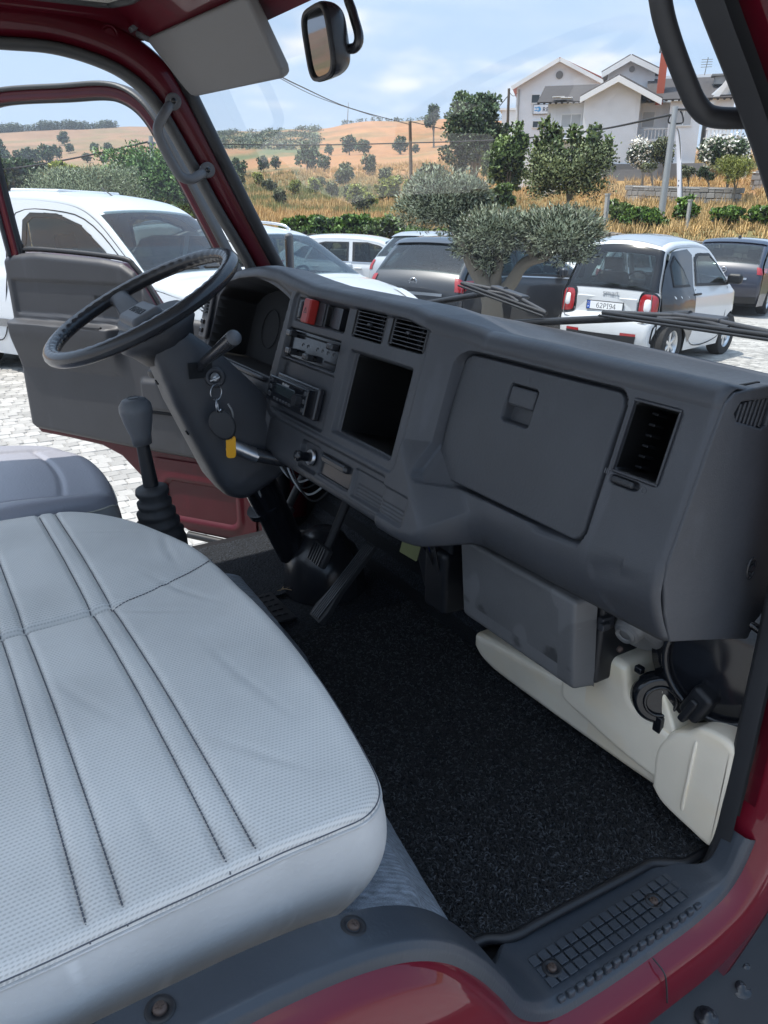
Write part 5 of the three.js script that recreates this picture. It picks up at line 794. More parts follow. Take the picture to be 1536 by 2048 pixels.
// poles and lines
function pole(name, label, px, pyTop, d, r, m, lean = 0, cat = 'pole') { const b = onLand(px + lean, d), top = far(px, pyTop, d), t = thing(name, label, cat, b); mesh('post', rod(V(0, -0.4, 0), top.clone().sub(b), r, r * 0.75, 10), m, t); return [t, top, b]; }
const [tp1, top1, b1] = pole('utility_pole', 'dark wooden utility pole on the slope left of the big tree', 820, 243, 62, 0.15, M.wood, 4);
const [tp2, top2, b2] = pole('utility_pole', 'slim wooden pole beside the white house with the sign', 1018, 177, 66, 0.13, M.wood, -8);
const [tp3, top3, b3] = pole('utility_pole', 'pale pole standing in the green trees at the left', 301, 272, 27, 0.085, M.concrete, 11);
mesh('crossarm', rod(far(295, 285, 27).sub(b3), far(312, 288, 27).sub(b3), 0.05), M.plinth, tp3);
const [lp, ltop, lb] = pole('lamp_post', 'leaning galvanized steel post between the vines and the flag', 1351, 213, 36, 0.15, std([0.40, 0.42, 0.43], { roughness: 0.5, metalness: 0.5 }), -26, 'post');
{ const s = (px, py) => far(px, py, 36).sub(lb); mesh('bracket', [tube([s(1347, 228), s(1340, 232), s(1337, 244), s(1346, 247), s(1356, 247), s(1366, 244), s(1365, 230), s(1361, 222)], 0.03, 40, 6), rod(s(1352, 219), s(1378, 219), 0.04)], M.cable, lp); }
{ const b = onLand(1362, 35), t = thing('feather_flag', 'tall narrow white feather flag beside the leaning post', 'flag', b), s = (px, py) => far(px, py, 35).sub(b);
  mesh('flag_pole', tube([s(1366, 480), s(1364, 380), s(1361, 300), s(1357, 262), s(1354, 256)], 0.025, 30, 6), M.plinth, t);
  mesh('banner', grid(30, 6, (u, v) => { const py = lerp(258, 478, u), l = interp([[258, 1355], [275, 1351], [340, 1352], [430, 1356], [478, 1359]], py), r = interp([[258, 1356], [275, 1363], [300, 1367], [430, 1367], [478, 1369]], py), p = s(lerp(l, r, v), py); return [p.x + 0.05 * Math.sin(v * 3 + u * 5), p.y, p.z + 0.06 * Math.sin(v * 4)]; }), M.flag, t);
  mesh('print', [tube([s(1356, 372), s(1359, 368), s(1358, 360)], 0.03, 10, 5), tube([s(1361, 340), s(1362, 350), s(1361, 357)], 0.02, 10, 5), rod(s(1359, 456), s(1360, 460), 0.05)], M.cable, t); }
function line(label, pts, r) { const a = pts[0], o = tag(mesh('power_line', tube(pts, r, 60, 5), M.cable), label, 'cable'); return o; }
line('thick cable sagging from the lamp post to the left across the slope', [far(1340, 230, 36), far(1180, 262, 44), far(1010, 279, 54), far(820, 286, 62), far(620, 290, 66), far(430, 288, 70), far(330, 281, 60)], 0.045);
line('cable rising past the pillar to the pale pole at left', [far(-60, 346, 34), far(60, 332, 32), far(180, 310, 29), far(303, 282, 27)], 0.028);
line('thin wire from the wooden pole up to the top left of the windscreen', [top1.clone().add(V(0, -0.2, 0)), far(700, 216, 52), far(600, 172, 40), far(525, 134, 30)], 0.026);
line('second thin wire below the first, fainter', [far(760, 236, 62), far(640, 196, 52), far(540, 146, 40)], 0.018);
line('wire from the wooden pole to the pole beside the house', [top1, far(900, 258, 63), far(970, 240, 65), far(1018, 190, 66)], 0.03);
line('short service wire at the slim pole', [far(1018, 184, 66), far(1027, 192, 70), far(1035, 186, 78)], 0.02);
{ const b = onLand(697, 440), t = thing('radio_mast', 'thin lattice mast on the far skyline', 'mast', b); mesh('mast', rod(V(0, 0, 0), far(697, 205, 440).sub(b), 0.25, 0.12, 6), M.plinth, t); }
{ const b = onLand(1214, 30.5), t = thing('fence_post', 'short concrete fence post left of the vines', 'post', b); mesh('post', [box(0.12, 1.5, 0.12, 0, 0.55, 0), box(0.15, 0.06, 0.15, 0, 1.3, 0)], M.concrete, t); }
{ const b = onLand(1380, 30), t = thing('fence_post', 'short concrete fence post right of the flag', 'post', b); mesh('post', [box(0.09, 1.1, 0.09, 0, 0.45, 0), box(0.12, 0.05, 0.12, 0, 1.0, 0)], M.concrete, t); }

// ================= trees and plants =================
// leaves scattered in ellipsoids [cx, cy, cz, rx, ry, rz]; colours are pairs of linear rgb that a leaf is drawn between
function foliage(blobs, n, len, wid, ca, cb, { up = 0, out = 0.5, fill = 0.45, tri = false, clump = 0 } = {}) {
  const per = tri ? 3 : 6, P = new Float32Array(n * per * 3), C = new Float32Array(n * per * 3), N = new Float32Array(n * per * 3), vol = blobs.map((b) => b[3] * b[4] * b[5]), tot = vol.reduce((a, b) => a + b);
  const clumps = clump ? Array.from({ length: clump }, () => { let t = rnd() * tot, b = 0; while ((t -= vol[b]) > 0 && b < blobs.length - 1) b++; const d = V(rr(-1, 1), rr(-1, 1), rr(-1, 1)).normalize().multiplyScalar(Math.pow(rnd(), fill)); return [b, d, rnd()]; }) : null;
  for (let i = 0; i < n; i++) {
    let d, b, tone = rnd();
    if (clumps) { const c = clumps[Math.floor(rnd() * clump)]; b = blobs[c[0]]; const k = 0.30; d = c[1].clone().add(V(rr(-k, k), rr(-k, k), rr(-k, k))); tone = clamp(c[2] * 0.6 + tone * 0.4); }
    else { let t = rnd() * tot, q = 0; while ((t -= vol[q]) > 0 && q < blobs.length - 1) q++; b = blobs[q]; d = V(rr(-1, 1), rr(-1, 1), rr(-1, 1)).normalize().multiplyScalar(Math.pow(rnd(), fill) * rr(0.85, 1.18)); }
    const o = V(b[0] + d.x * b[3], b[1] + d.y * b[4], b[2] + d.z * b[5]);
    const ax = V(rr(-1, 1), rr(-1, 1), rr(-1, 1)).addScaledVector(d, out * 1.6).add(V(0, up, 0)).normalize(), sd = V(rr(-1, 1), rr(-1, 1), rr(-1, 1)).cross(ax).normalize(), l = len * rr(0.6, 1.35), w = wid * rr(0.7, 1.3);
    const a = o, e = o.clone().addScaledVector(ax, l), m1 = o.clone().addScaledVector(ax, l * 0.45).addScaledVector(sd, w), m2 = o.clone().addScaledVector(ax, l * 0.45).addScaledVector(sd, -w), nn = ax.clone().cross(sd);
    if (nn.dot(d) < 0) nn.negate(); nn.addScaledVector(d, 0.6).normalize();
    (tri ? [m1, m2, e] : [a, m1, e, a, e, m2]).forEach((p, k) => { const q = (i * per + k) * 3; P[q] = p.x; P[q + 1] = p.y; P[q + 2] = p.z; N[q] = nn.x; N[q + 1] = nn.y; N[q + 2] = nn.z; for (let j = 0; j < 3; j++) C[q + j] = 1.55 * lerp(ca[j], cb[j], tone); });
  }
  const g = new THREE.BufferGeometry(); g.setAttribute('position', new THREE.BufferAttribute(P, 3)); g.setAttribute('normal', new THREE.BufferAttribute(N, 3)); g.setAttribute('color', new THREE.BufferAttribute(C, 3)); return g;
}
function limb(pts, r0, r1, n = 10) {           // tapered, slightly knobbly limb
  const c = curve(pts), N = Math.max(8, pts.length * 6); const fr = c.computeFrenetFrames(N);
  return grid(N, n, (u, v) => { const i = Math.round(u * N), p = c.getPointAt(u), a = v * 2 * Math.PI, r = lerp(r0, r1, u) * (1 + 0.16 * Math.sin(a * 3 + u * 9) + 0.10 * Math.sin(a * 5 - u * 14)), x = fr.normals[i], y = fr.binormals[i]; return [p.x + r * (x.x * Math.cos(a) + y.x * Math.sin(a)), p.y + r * (x.y * Math.cos(a) + y.y * Math.sin(a)), p.z + r * (x.z * Math.cos(a) + y.z * Math.sin(a)), v * r0 * 6, u * 1.5]; });
}
const OL = [[0.105, 0.125, 0.078], [0.34, 0.385, 0.275]], DARK = [[0.035, 0.065, 0.026], [0.105, 0.165, 0.065]], MID = [[0.06, 0.105, 0.03], [0.20, 0.28, 0.08]], VINE = [[0.04, 0.10, 0.015], [0.20, 0.32, 0.06]], YEL = [[0.13, 0.16, 0.03], [0.36, 0.38, 0.08]], DUSTY = [[0.07, 0.09, 0.045], [0.20, 0.22, 0.10]];
// the pollarded olive by the cars
{
  const D = 9.2, b = onLand(985, D), t = thing('olive_tree', 'pollarded olive tree with silvery round crowns between the parked cars', 'tree', b);
  const L = (px, py, d = D) => far(px, py, d).sub(b), k = 1 / 1660 * D * 1.06;
  const fork = L(985, 590);
  mesh('trunk', [limb([V(0, -0.1, 0), V(0.02, 0.35, 0.02), fork], 0.125, 0.115, 18), limb([fork, L(962, 560), L(948, 530), L(925, 490), L(905, 455, D + 0.3)], 0.095, 0.045), limb([fork.clone(), L(990, 560), L(998, 530), L(992, 500)], 0.075, 0.04), limb([fork.clone(), L(1015, 572), L(1048, 530), L(1088, 512), L(1120, 480)], 0.085, 0.04), limb([L(1060, 525), L(1065, 510), L(1050, 480)], 0.05, 0.03)], M.bark, t);
  const blob = (px, py, rx, ry, d = D) => { const c = L(px, py, d); return [c.x, c.y, c.z, rx * k, ry * k, rx * k]; };
  for (const bl of [[blob(885, 402, 70, 48, D + 0.35), blob(935, 388, 40, 34, D + 0.3), blob(832, 418, 42, 38, D + 0.35), blob(905, 440, 34, 28, D + 0.3)], [blob(985, 462, 64, 36), blob(945, 485, 36, 26), blob(975, 515, 30, 26), blob(1030, 450, 26, 24)], [blob(1115, 462, 74, 40), blob(1165, 455, 36, 30), blob(1070, 445, 30, 24), blob(1135, 505, 46, 20)]])
    { for (let i = 0, n = bl.length; i < 9; i++) { const q = bl[i % n], a = rr(0, 6.28), e = rr(-0.3, 1.3); bl.push([q[0] + Math.cos(a) * Math.cos(e) * q[3] * 0.85, q[1] + Math.sin(e) * q[4] * 0.85, q[2] + Math.sin(a) * Math.cos(e) * q[3] * 0.85, q[3] * 0.34, q[4] * 0.42, q[3] * 0.34]); }
    mesh('crown', foliage(bl, 24000, 0.048, 0.0062, ...OL, { up: 0.7, out: 0.8, fill: 0.5, clump: 420 }), M.leaf, t); }
}
// generic tree or shrub: pixel box of the crown, distance
function plant(name, label, cat, px, py, rx, ry, d, cols, n0, leaf0, { trunk = 0.0, group, blobs = 6, clump = 0, up = 0.2, out = 0.4, wid = 0.45, base = null, tri = false, fill = 0.45 } = {}) {
  const n = Math.round(n0 * 2.3), leaf = leaf0 * 0.62, b = onLand(px, d), t = thing(name, label, cat, b, 0, group), k = d / 1660, c0 = far(px, py, d).sub(b), R = V(rx * k, ry * k, rx * k), bl = [];
  for (let i = 0; i < blobs; i++) { const a = i / blobs * 6.28 + rnd(), q = blobs === 1 ? 0 : 0.5; bl.push([c0.x + Math.cos(a) * R.x * q * rr(0.7, 1.2), c0.y + (blobs === 1 ? 0 : rr(-0.45, 0.45)) * R.y, c0.z + Math.sin(a) * R.z * q * rr(0.7, 1.2), R.x * (blobs === 1 ? 1 : rr(0.42, 0.62)), R.y * (blobs === 1 ? 1 : rr(0.42, 0.6)), R.z * (blobs === 1 ? 1 : rr(0.42, 0.62))]); }
  const h = Math.max(0.4, c0.y), tr = trunk || h * 0.035, limbs = [limb([V(0, -0.3, 0), V(rr(-0.05, 0.05) * h, h * 0.5, rr(-0.05, 0.05) * h), V(c0.x, c0.y + R.y * 0.2, c0.z)], tr, tr * 0.4, 7)];
  for (let i = 0; i < Math.min(5, blobs); i++) limbs.push(limb([V(0, h * 0.45, 0), V(bl[i][0] * 0.5, lerp(h * 0.45, bl[i][1], 0.6), bl[i][2] * 0.5), V(bl[i][0], bl[i][1], bl[i][2])], tr * 0.5, tr * 0.15, 5));
  mesh('trunk', limbs, M.bark, t);
  mesh('crown', foliage(bl, n, leaf, leaf * wid, ...cols, { up, out, clump, tri, fill }), M.leaf, t); return t;
}
plant('fig_tree', 'big dark green tree left of the white house with the sign', 'tree', 948, 268, 64, 78, 60, DARK, 9000, 0.34, { blobs: 10, clump: 160, trunk: 0.3 });
plant('leafy_tree', 'bright green bushy tree in front of the big dark tree', 'tree', 1012, 325, 46, 62, 46, MID, 6000, 0.26, { blobs: 7, clump: 120 });
plant('shrubby_tree', 'tall loose green tree with upright shoots in front of the house', 'tree', 1135, 345, 92, 62, 38, [[0.085, 0.115, 0.05], [0.24, 0.28, 0.125]], 6500, 0.17, { blobs: 14, clump: 420, up: 1.0, fill: 0.7 });
{ // upright shoots of that tree
  const b = onLand(1135, 38), t = thing('young_shoots', 'thin leafy shoots rising above the loose tree by the house', 'plant', b), sh = [], lv = [];
  for (const [px, py] of [[1094, 245], [1112, 262], [1150, 262], [1168, 285], [1190, 262], [1212, 282], [1078, 285], [1198, 300]]) { const top = far(px, py, 38).sub(b), bot = far(px + rr(-8, 8), 345, 38).sub(b); sh.push(limb([bot, bot.clone().lerp(top, 0.5).add(V(rr(-.1, .1), 0, 0)), top], 0.035, 0.01, 5)); for (let k = 0; k < 5; k++) { const q = bot.clone().lerp(top, 0.35 + k * 0.15); lv.push([q.x, q.y, q.z, 0.28, 0.3, 0.28]); } }
  mesh('stems', sh, M.bark, t); mesh('foliage', foliage(lv, 2600, 0.2, 0.08, [0.05, 0.09, 0.03], [0.21, 0.27, 0.09], { up: 0.6 }), M.leaf, t);
}
plant('oleander', 'oleander covered in white flowers by the left balcony of the house', 'shrub', 1279, 305, 20, 26, 62, DARK, 1800, 0.2, { blobs: 5 });
plant('oleander', 'large round oleander covered in white flowers at the right end of the house', 'shrub', 1450, 305, 44, 30, 54, DARK, 3200, 0.2, { blobs: 6 });
{ for (const [px, py, rx, ry, d, l] of [[1279, 303, 19, 25, 61.6, 'white blossom on the oleander by the left balcony'], [1450, 302, 43, 29, 53.5, 'white blossom on the large oleander at the right end of the house']]) { const host = scene.children.filter((o) => o.name.startsWith('oleander'))[px > 1400 ? 1 : 0], b = host.position, k = d / 1660, c = far(px, py, d).sub(b); mesh('flowers', foliage([[c.x, c.y, c.z, rx * k, ry * k, rx * k]], 620, 0.15, 0.075, [0.65, 0.64, 0.58], [0.8, 0.78, 0.72], { fill: 0.15 }), M.leaf, host, l); } }
plant('grey_shrub', 'tall grey-green shrub against the house wall between the balconies', 'shrub', 1325, 312, 24, 34, 63, DUSTY, 2200, 0.2, { blobs: 5 });
plant('yellow_shrub', 'feathery yellow-green shrub in front of the large white oleander', 'shrub', 1467, 338, 32, 30, 50, YEL, 3000, 0.22, { blobs: 6, wid: 0.12 });
for (const [px, py, l] of [[1372, 342, 'low green plant below the right window of the house'], [1412, 346, 'small dark bush at the right corner of the house'], [1300, 340, 'low dry plant on the house terrace']]) plant('garden_plant', l, 'plant', px, py, 16, 14, 58, px > 1400 ? DARK : DUSTY, 700, 0.16, { blobs: 3 });
for (const [px, py, rx, ry, d, l, cols] of [[1290, 436, 44, 20, 31, 'leafy vine behind the leaning lamp post', VINE], [1372, 420, 26, 30, 32, 'vine with a tall shoot right of the lamp post', VINE], [1455, 432, 34, 18, 31, 'broad vine near the stone wall', VINE], [1525, 432, 30, 20, 30, 'rightmost vine by the windscreen pillar', VINE], [1240, 428, 26, 26, 33, 'vine at the left end of the vine row', MID]])
  plant('grape_vine', l, 'vine', px, py, rx, ry, d, cols, 1500, 0.17, { blobs: 7, clump: 60, up: 0.9, fill: 0.75 });
for (const [px, py, rx, ry, d, l, c] of [[610, 455, 60, 26, 24, 'green fig bush behind the white cars, leftmost of the hedge', VINE], [700, 450, 56, 28, 26, 'green fig bush in the middle of the hedge behind the white cars', VINE], [770, 452, 44, 26, 25, 'green bush in the hedge behind the dark hatchback', MID], [845, 475, 52, 22, 22, 'bright green bush beside the olive crown', VINE], [1000, 395, 30, 30, 30, 'small green tree behind the olive crown', MID]])
  plant('hedge_bush', l, 'bush', px, py, rx, ry, d, c, 4200, 0.17, { blobs: 8, clump: 90 });
plant('silver_bush', 'wide silver-green olive bush behind the white van', 'bush', 165, 378, 120, 44, 22, [[0.10, 0.13, 0.075], [0.34, 0.39, 0.24]], 12000, 0.10, { blobs: 12, up: 0.9, wid: 0.16 });
plant('feathery_tree', 'feathery green tree beside the far wooden pole', 'tree', 300, 360, 95, 78, 27, [[0.04, 0.10, 0.025], [0.17, 0.29, 0.07]], 9000, 0.17, { blobs: 12, clump: 200, wid: 0.25 });
plant('feathery_tree', 'feathery green tree seen through the gap by the pillar', 'tree', 405, 400, 60, 60, 25, [[0.04, 0.10, 0.025], [0.15, 0.26, 0.07]], 5000, 0.16, { blobs: 8, clump: 100, wid: 0.25 });
plant('young_tree', 'yellowish young tree rising above the silver bush', 'tree', 135, 340, 30, 18, 26, YEL, 1200, 0.16, { blobs: 4, up: 0.7 });
plant('dark_bush', 'dark bush at the left edge behind the van', 'bush', 20, 350, 60, 34, 34, DARK, 3000, 0.2, { blobs: 6, clump: 50 });
plant('conifer', 'pointed dark conifer on the skyline of the orange hill', 'tree', 865, 232, 14, 24, 250, DARK, 900, 0.9, { blobs: 4, up: 0.5 });
// shrubs and small trees dotted on the hill: a few kinds, each one its own object
{
  const kinds = [[DARK, 0.55, 'round_tree', 'round dark green tree dotted on the dry brown hill', 'round trees on the dry hill'], [DUSTY, 0.5, 'hill_shrub', 'dusty olive green shrub on the dry grass slope', 'dusty shrubs on the slope'], [YEL, 0.5, 'yellow_bush', 'yellow-green bush on the dry grass slope', 'yellow-green bushes on the slope']].map(([c, l, n, lab, gr]) => {
    const o = new THREE.Group(); o.name = n; o.userData = { label: lab, category: n === 'round_tree' ? 'tree' : 'shrub', group: gr };
    mesh('trunk', limb([V(0, -0.3, 0), V(0.05, 0.5, 0), V(0, 1.1, 0)], 0.09, 0.04, 6), M.bark, o);
    mesh('crown', foliage([[0, 1.15, 0, 0.8, 0.75, 0.8], [0.45, 0.9, 0.2, 0.5, 0.5, 0.5], [-0.4, 1.0, -0.2, 0.55, 0.55, 0.55], [0.1, 1.6, -0.1, 0.5, 0.45, 0.5]], 900, 0.26, 0.12, ...c, { clump: 40 }), M.leaf, o); return o;
  });
  let first = [true, true, true];
  const put = (k, px, d, s0) => { const s = s0 * (k ? 0.55 : 0.45); const p = onLand(px, d), o = first[k] ? kinds[k] : kinds[k].clone(); first[k] = false; o.name = numbered(kinds[k].name.replace(/_\d+$/, '')); o.position.copy(p); o.rotation.y = rnd() * 6.28; o.scale.set(s, s * rr(0.85, 1.2), s); scene.add(o); };
  for (const [px, d, s] of [[15, 230, 5], [65, 250, 3], [70, 225, 4], [82, 224, 4], [115, 260, 3.2], [127, 245, 3.6], [154, 270, 3], [203, 265, 3], [229, 262, 3.2], [185, 215, 2.6], [220, 205, 2.4], [145, 330, 5], [50, 205, 3], [20, 210, 4], [105, 205, 4],
    [700, 235, 5.2], [728, 232, 4.6], [800, 240, 5], [660, 250, 3], [830, 235, 2.6], [618, 170, 5.5], [650, 165, 3], [480, 160, 4], [530, 185, 3], [555, 190, 2.6]]) put(0, px, d, s);
  for (const [px, d, s] of [[475, 120, 2.6], [500, 112, 2], [540, 118, 2.2], [612, 115, 3], [640, 120, 2], [690, 125, 3], [715, 118, 2.6], [770, 128, 2.6], [800, 135, 2.4], [850, 120, 2.8], [870, 105, 3], [610, 85, 1.7], [560, 75, 1.5], [640, 60, 1.2], [720, 62, 1.3], [460, 95, 1.8], [585, 140, 2.6], [740, 150, 3], [845, 150, 3], [700, 85, 1.8], [665, 92, 1.6], [520, 98, 1.8], [690, 145, 2.6], [760, 100, 2], [880, 90, 2.4]].filter((_, i) => i % 5 !== 1 && i % 5 !== 3)) put(1, px, d, s * 0.85);
  for (const [px, d, s] of [[715, 78, 2.3], [775, 82, 2.9], [785, 96, 2.6], [590, 100, 1.8], [630, 105, 2], [520, 130, 2.2], [460, 105, 1.6], [820, 92, 2], [860, 75, 2], [740, 70, 1.4]]) put(2, px, d, s * 0.85);
  const crest = []; for (let i = 0; i < 70; i++) { const px = i < 34 ? lerp(-30, 250, i / 34) : lerp(690, 1010, (i - 34) / 36); crest.push([px, i < 34 ? 440 : 446]); }
  const bl = crest.map(([px, d]) => { const p = onLand(px + rr(-5, 5), d), s = px < 300 ? rr(1.5, 2.8) : rr(0.8, 1.3); return [p.x, p.y + s * 0.5, p.z, s * 1.2, s, s * 1.2]; });
  const wood = tag(mesh('tree_line', foliage(bl, 14000, 0.6, 0.3, [0.035, 0.055, 0.03], [0.10, 0.13, 0.06], {}), M.leaf), 'distant line of trees along the hill crest', 'trees'); wood.userData.kind = 'stuff';
  const g2 = []; for (let i = 0; i < 160; i++) { const px = rr(425, 640), d = rr(290, 440), p = onLand(px, d), s = rr(1.2, 2.4); g2.push([p.x, p.y + s * 0.2, p.z, s * 1.6, s * 0.7, s * 1.6]); }
  const scrub = tag(mesh('hill_scrub', foliage(g2, 16000, 0.6, 0.3, [0.05, 0.075, 0.04], [0.14, 0.17, 0.08], {}), M.leaf), 'hazy green scrub covering the far hill behind the pillar', 'scrub'); scrub.userData.kind = 'stuff';
  // tufts of dry grass on the near slope
  const n = 26000, tg = new THREE.BufferGeometry(); { const P = []; for (let i = 0; i < 9; i++) { const a = i * 0.7, x = 0.12 * Math.cos(a), z = 0.12 * Math.sin(a); P.push(x * 0.3 - 0.02 * Math.sin(a), 0, z * 0.3 + 0.02 * Math.cos(a), x * 0.3 + 0.02 * Math.sin(a), 0, z * 0.3 - 0.02 * Math.cos(a), x * 1.3, 0.3 + 0.1 * Math.sin(i * 3), z * 1.3); } tg.setAttribute('position', new THREE.BufferAttribute(new Float32Array(P), 3)); tg.computeVertexNormals(); metreUV(tg); }
  const im = new THREE.InstancedMesh(tg, std([1, 1, 1], { roughness: 0.9 }), n), m = new THREE.Matrix4(), c = new THREE.Color();
  for (let i = 0; i < n; i++) { const px = rr(-60, 1700), d = 26 * Math.pow(6.5, Math.pow(rnd(), 0.8)), p = onLand(px, d), s = rr(0.6, 1.5) * (0.7 + d / 70), g = fbm(p.x * 0.06, p.z * 0.06, 0, 3, 2) > 0.62 && d > 60 ? 1 : 0, t = rr(0.7, 1.2); m.compose(p, new THREE.Quaternion().setFromEuler(new THREE.Euler(0, rr(0, 6), 0)), V(s, s * rr(0.5, 1), s)); im.setMatrixAt(i, m); im.setColorAt(i, g ? c.setRGB(0.2 * t, 0.21 * t, 0.08 * t) : c.setRGB(0.50 * t, 0.34 * t, 0.15 * t)); }
  im.name = 'dry_grass'; im.userData = { label: 'dry straw-coloured grass covering the near slope', category: 'grass', kind: 'stuff' }; scene.add(im);
}

// ================= parked cars =================
function car(name, label, spec) {
  const { W, sil, wheels, rw = 0.31, belt = 0.95, tumble = 0.26, paint, roofPaint } = spec, t = thing(name, label, spec.cat ?? 'car'); let x0 = 9, x1 = -9; for (const p of sil) { x0 = Math.min(x0, p[0]); x1 = Math.max(x1, p[0]); }
  const xc = (x0 + x1) / 2, hl = (x1 - x0) / 2, R = 0.075, NS = 150, pts = new THREE.CatmullRomCurve3(sil.map(([x, y]) => V(x, y, 0)), false, 'centripetal').getSpacedPoints(NS);
  const zs = (x, y) => { const e = Math.abs(x - xc) / hl; return W / 2 * (1 - 0.13 * Math.pow(smooth(0.55, 1.05, e), 1.5) * (spec.round ?? 1)) * (1 - 0.055 * Math.pow((y - 0.62) / 0.5, 2) * (y < belt ? 1 : 0)) - (y > belt ? 0.055 * Math.pow((belt - 0.62) / 0.5, 2) * W / 2 + tumble * (y - belt) : 0) - 0.02 * smooth(belt - 0.09, belt, y) * (y < belt + 0.2 ? 1 : 1); };
  const nrm = (i) => { const a = pts[Math.max(0, i - 1)], b = pts[Math.min(NS, i + 1)], l = Math.hypot(b.x - a.x, b.y - a.y); return [(b.y - a.y) / l, -(b.x - a.x) / l]; };   // inwards
  const wrapAt = (s, k, off = 0) => { const f = clamp(s) * NS, i = Math.min(NS - 1, Math.floor(f)), p = pts[i].clone().lerp(pts[i + 1], f - i), na = nrm(i), nb = nrm(i + 1), n = [lerp(na[0], nb[0], f - i), lerp(na[1], nb[1], f - i)], z = Math.max(0.1, zs(p.x, p.y)), e = Math.abs(k), crown = spec.crown ?? 0.035; let zz, inn; if (e < 0.86) { zz = (z - R) * e / 0.86; inn = crown * Math.pow(e / 0.86, 2) - crown; } else { const a = (e - 0.86) / 0.14 * Math.PI / 2; zz = z - R + R * Math.sin(a); inn = R * (1 - Math.cos(a)); } inn -= off; return [p.x + n[0] * inn, p.y + n[1] * inn, Math.sign(k) * zz]; };
  const arch = rw + 0.055, yb = (x) => { let y = 0.20; for (const w of wheels) if (Math.abs(x - w) < arch) y = Math.max(y, rw + Math.sqrt(arch * arch - (x - w) * (x - w)) * 0.98); return y; };
  const holesW = [], holesS = [], inPoly = (P, x, y) => { let c = false; for (let i = 0, j = P.length - 1; i < P.length; j = i++) if ((P[i][1] > y) !== (P[j][1] > y) && x < (P[j][0] - P[i][0]) * (y - P[i][1]) / (P[j][1] - P[i][1]) + P[i][0]) c = !c; return c; };
  const body = new THREE.Mesh(undefined, paint); body.name = 'body'; body.castShadow = body.receiveShadow = true; t.add(body);
  const inHole = (s, k) => holesW.some(([a, b, k0, k1, tp]) => { const q = (s - a) / (b - a), sh = 1 - tp * q; return q > 0.03 && q < 0.97 && k > k0 * sh * 0.975 && k < k1 * sh * 0.975; });
  const finish = () => {
    const N2 = 240, side = (s) => gridSkip(N2, 44, (u, v) => { const f = u * NS, i = Math.min(NS - 1, Math.floor(f)), p = pts[i].clone().lerp(pts[i + 1], f - i), na = nrm(i), nb = nrm(i + 1), px = p.x + lerp(na[0], nb[0], f - i) * R, py = p.y + lerp(na[1], nb[1], f - i) * R, b = Math.min(yb(px), py), y = lerp(b, py, v); return [px, y, s * zs(px, y)]; }, (P) => holesS.some((h) => inPoly(h, P[0], P[1])));
    body.geometry = merge([gridSkip(N2, 72, (u, v) => wrapAt(u, v * 2 - 1), (P, u, v) => inHole(u, v * 2 - 1)), side(1), side(-1)]);
    for (const x of spec.seats ?? [-0.1]) for (const z of [-0.36, 0.36]) { const g = mesh('car_seat', [rbox(0.14, 0.58, 0.46, 0.06).rotateZ(0.22).translate(x - 0.28, belt - 0.12, z), rbox(0.09, 0.17, 0.26, 0.04).rotateZ(0.15).translate(x - 0.36, belt + 0.27, z), rbox(0.5, 0.16, 0.48, 0.05).translate(x, belt - 0.40, z)], M.black, t); }
    mesh('car_dashboard', rbox(0.36, 0.20, W * 0.8, 0.06).translate(spec.dash ?? 0.75, belt - 0.08, 0), M.black, t); mesh('car_wheel', new THREE.TorusGeometry(0.18, 0.016, 8, 32).rotateY(Math.PI / 2).rotateZ(-0.4).translate((spec.dash ?? 0.75) - 0.32, belt - 0.02, -0.36), M.black, t);
  };
  const under = mesh('underbody', box(hl * 2 * 0.92, 0.40, W * 0.84, xc, 0.39, 0), M.blackMatt, t);
  const sOf = (x, y) => { let best = 0, bd = 9; pts.forEach((p, i) => { const d = Math.hypot(p.x - x, p.y - y); if (d < bd) { bd = d; best = i; } }); return best / NS; };
  const api = { blob: (nm, a, b, k0, k1, m, off, parent = t) => { const s0 = sOf(...a), s1 = sOf(...b); return mesh(nm, grid(8, 40, (u, v) => { const g = v * 2 * Math.PI, c = Math.cos(g), q = Math.sin(g), x = Math.sign(c) * Math.pow(Math.abs(c), 0.6), y = Math.sign(q) * Math.pow(Math.abs(q), 0.6); return wrapAt(lerp(s0, s1, 0.5 + 0.5 * u * x), lerp(k0, k1, 0.5 + 0.5 * u * y), off - 0.012 * u * u * u); }), m, parent); }, t, body, zs, sOf, finish, frame: (nm, a, b, k, m, ia, ib, ik, off = 0.006) => { const s0 = sOf(...a), s1 = sOf(...b), t0 = sOf(...ia), t1 = sOf(...ib); holesW.push([t0, t1, -ik, ik, 0]); return mesh(nm, gridSkip(36, 60, (u, v) => wrapAt(lerp(s0, s1, u), lerp(-k, k, v), off), (P, u, v) => { const s = lerp(s0, s1, u), q = lerp(-k, k, v); return s > t0 && s < t1 && Math.abs(q) < ik; }), m, t); },
    wrap: (nm, a, b, k0, k1, m, off = 0.006, taper = 0, lab, parent = t) => { const s0 = sOf(...a), s1 = sOf(...b); if (m === M.carGlass) { m = M.carPane; holesW.push([s0, s1, k0, k1, taper]); } return mesh(nm, grid(16, 16, (u, v) => { const s = lerp(s0, s1, u), sh = 1 - taper * u; return wrapAt(s, lerp(k0, k1, v) * sh, off); }), m, parent, lab); },
    side: (nm, poly2, m, sides = [1, -1], off = 0.006, lab) => { if (m === M.carGlass) { m = M.carPane; const cx = poly2.reduce((q, p) => q + p[0], 0) / poly2.length, cy = poly2.reduce((q, p) => q + p[1], 0) / poly2.length; holesS.push(poly2.map(([x, y]) => [cx + (x - cx) * 0.97, cy + (y - cy) * 0.95])); const inner = poly2.map(([x, y]) => [cx + (x - cx) * 0.90, cy + (y - cy) * 0.84]);
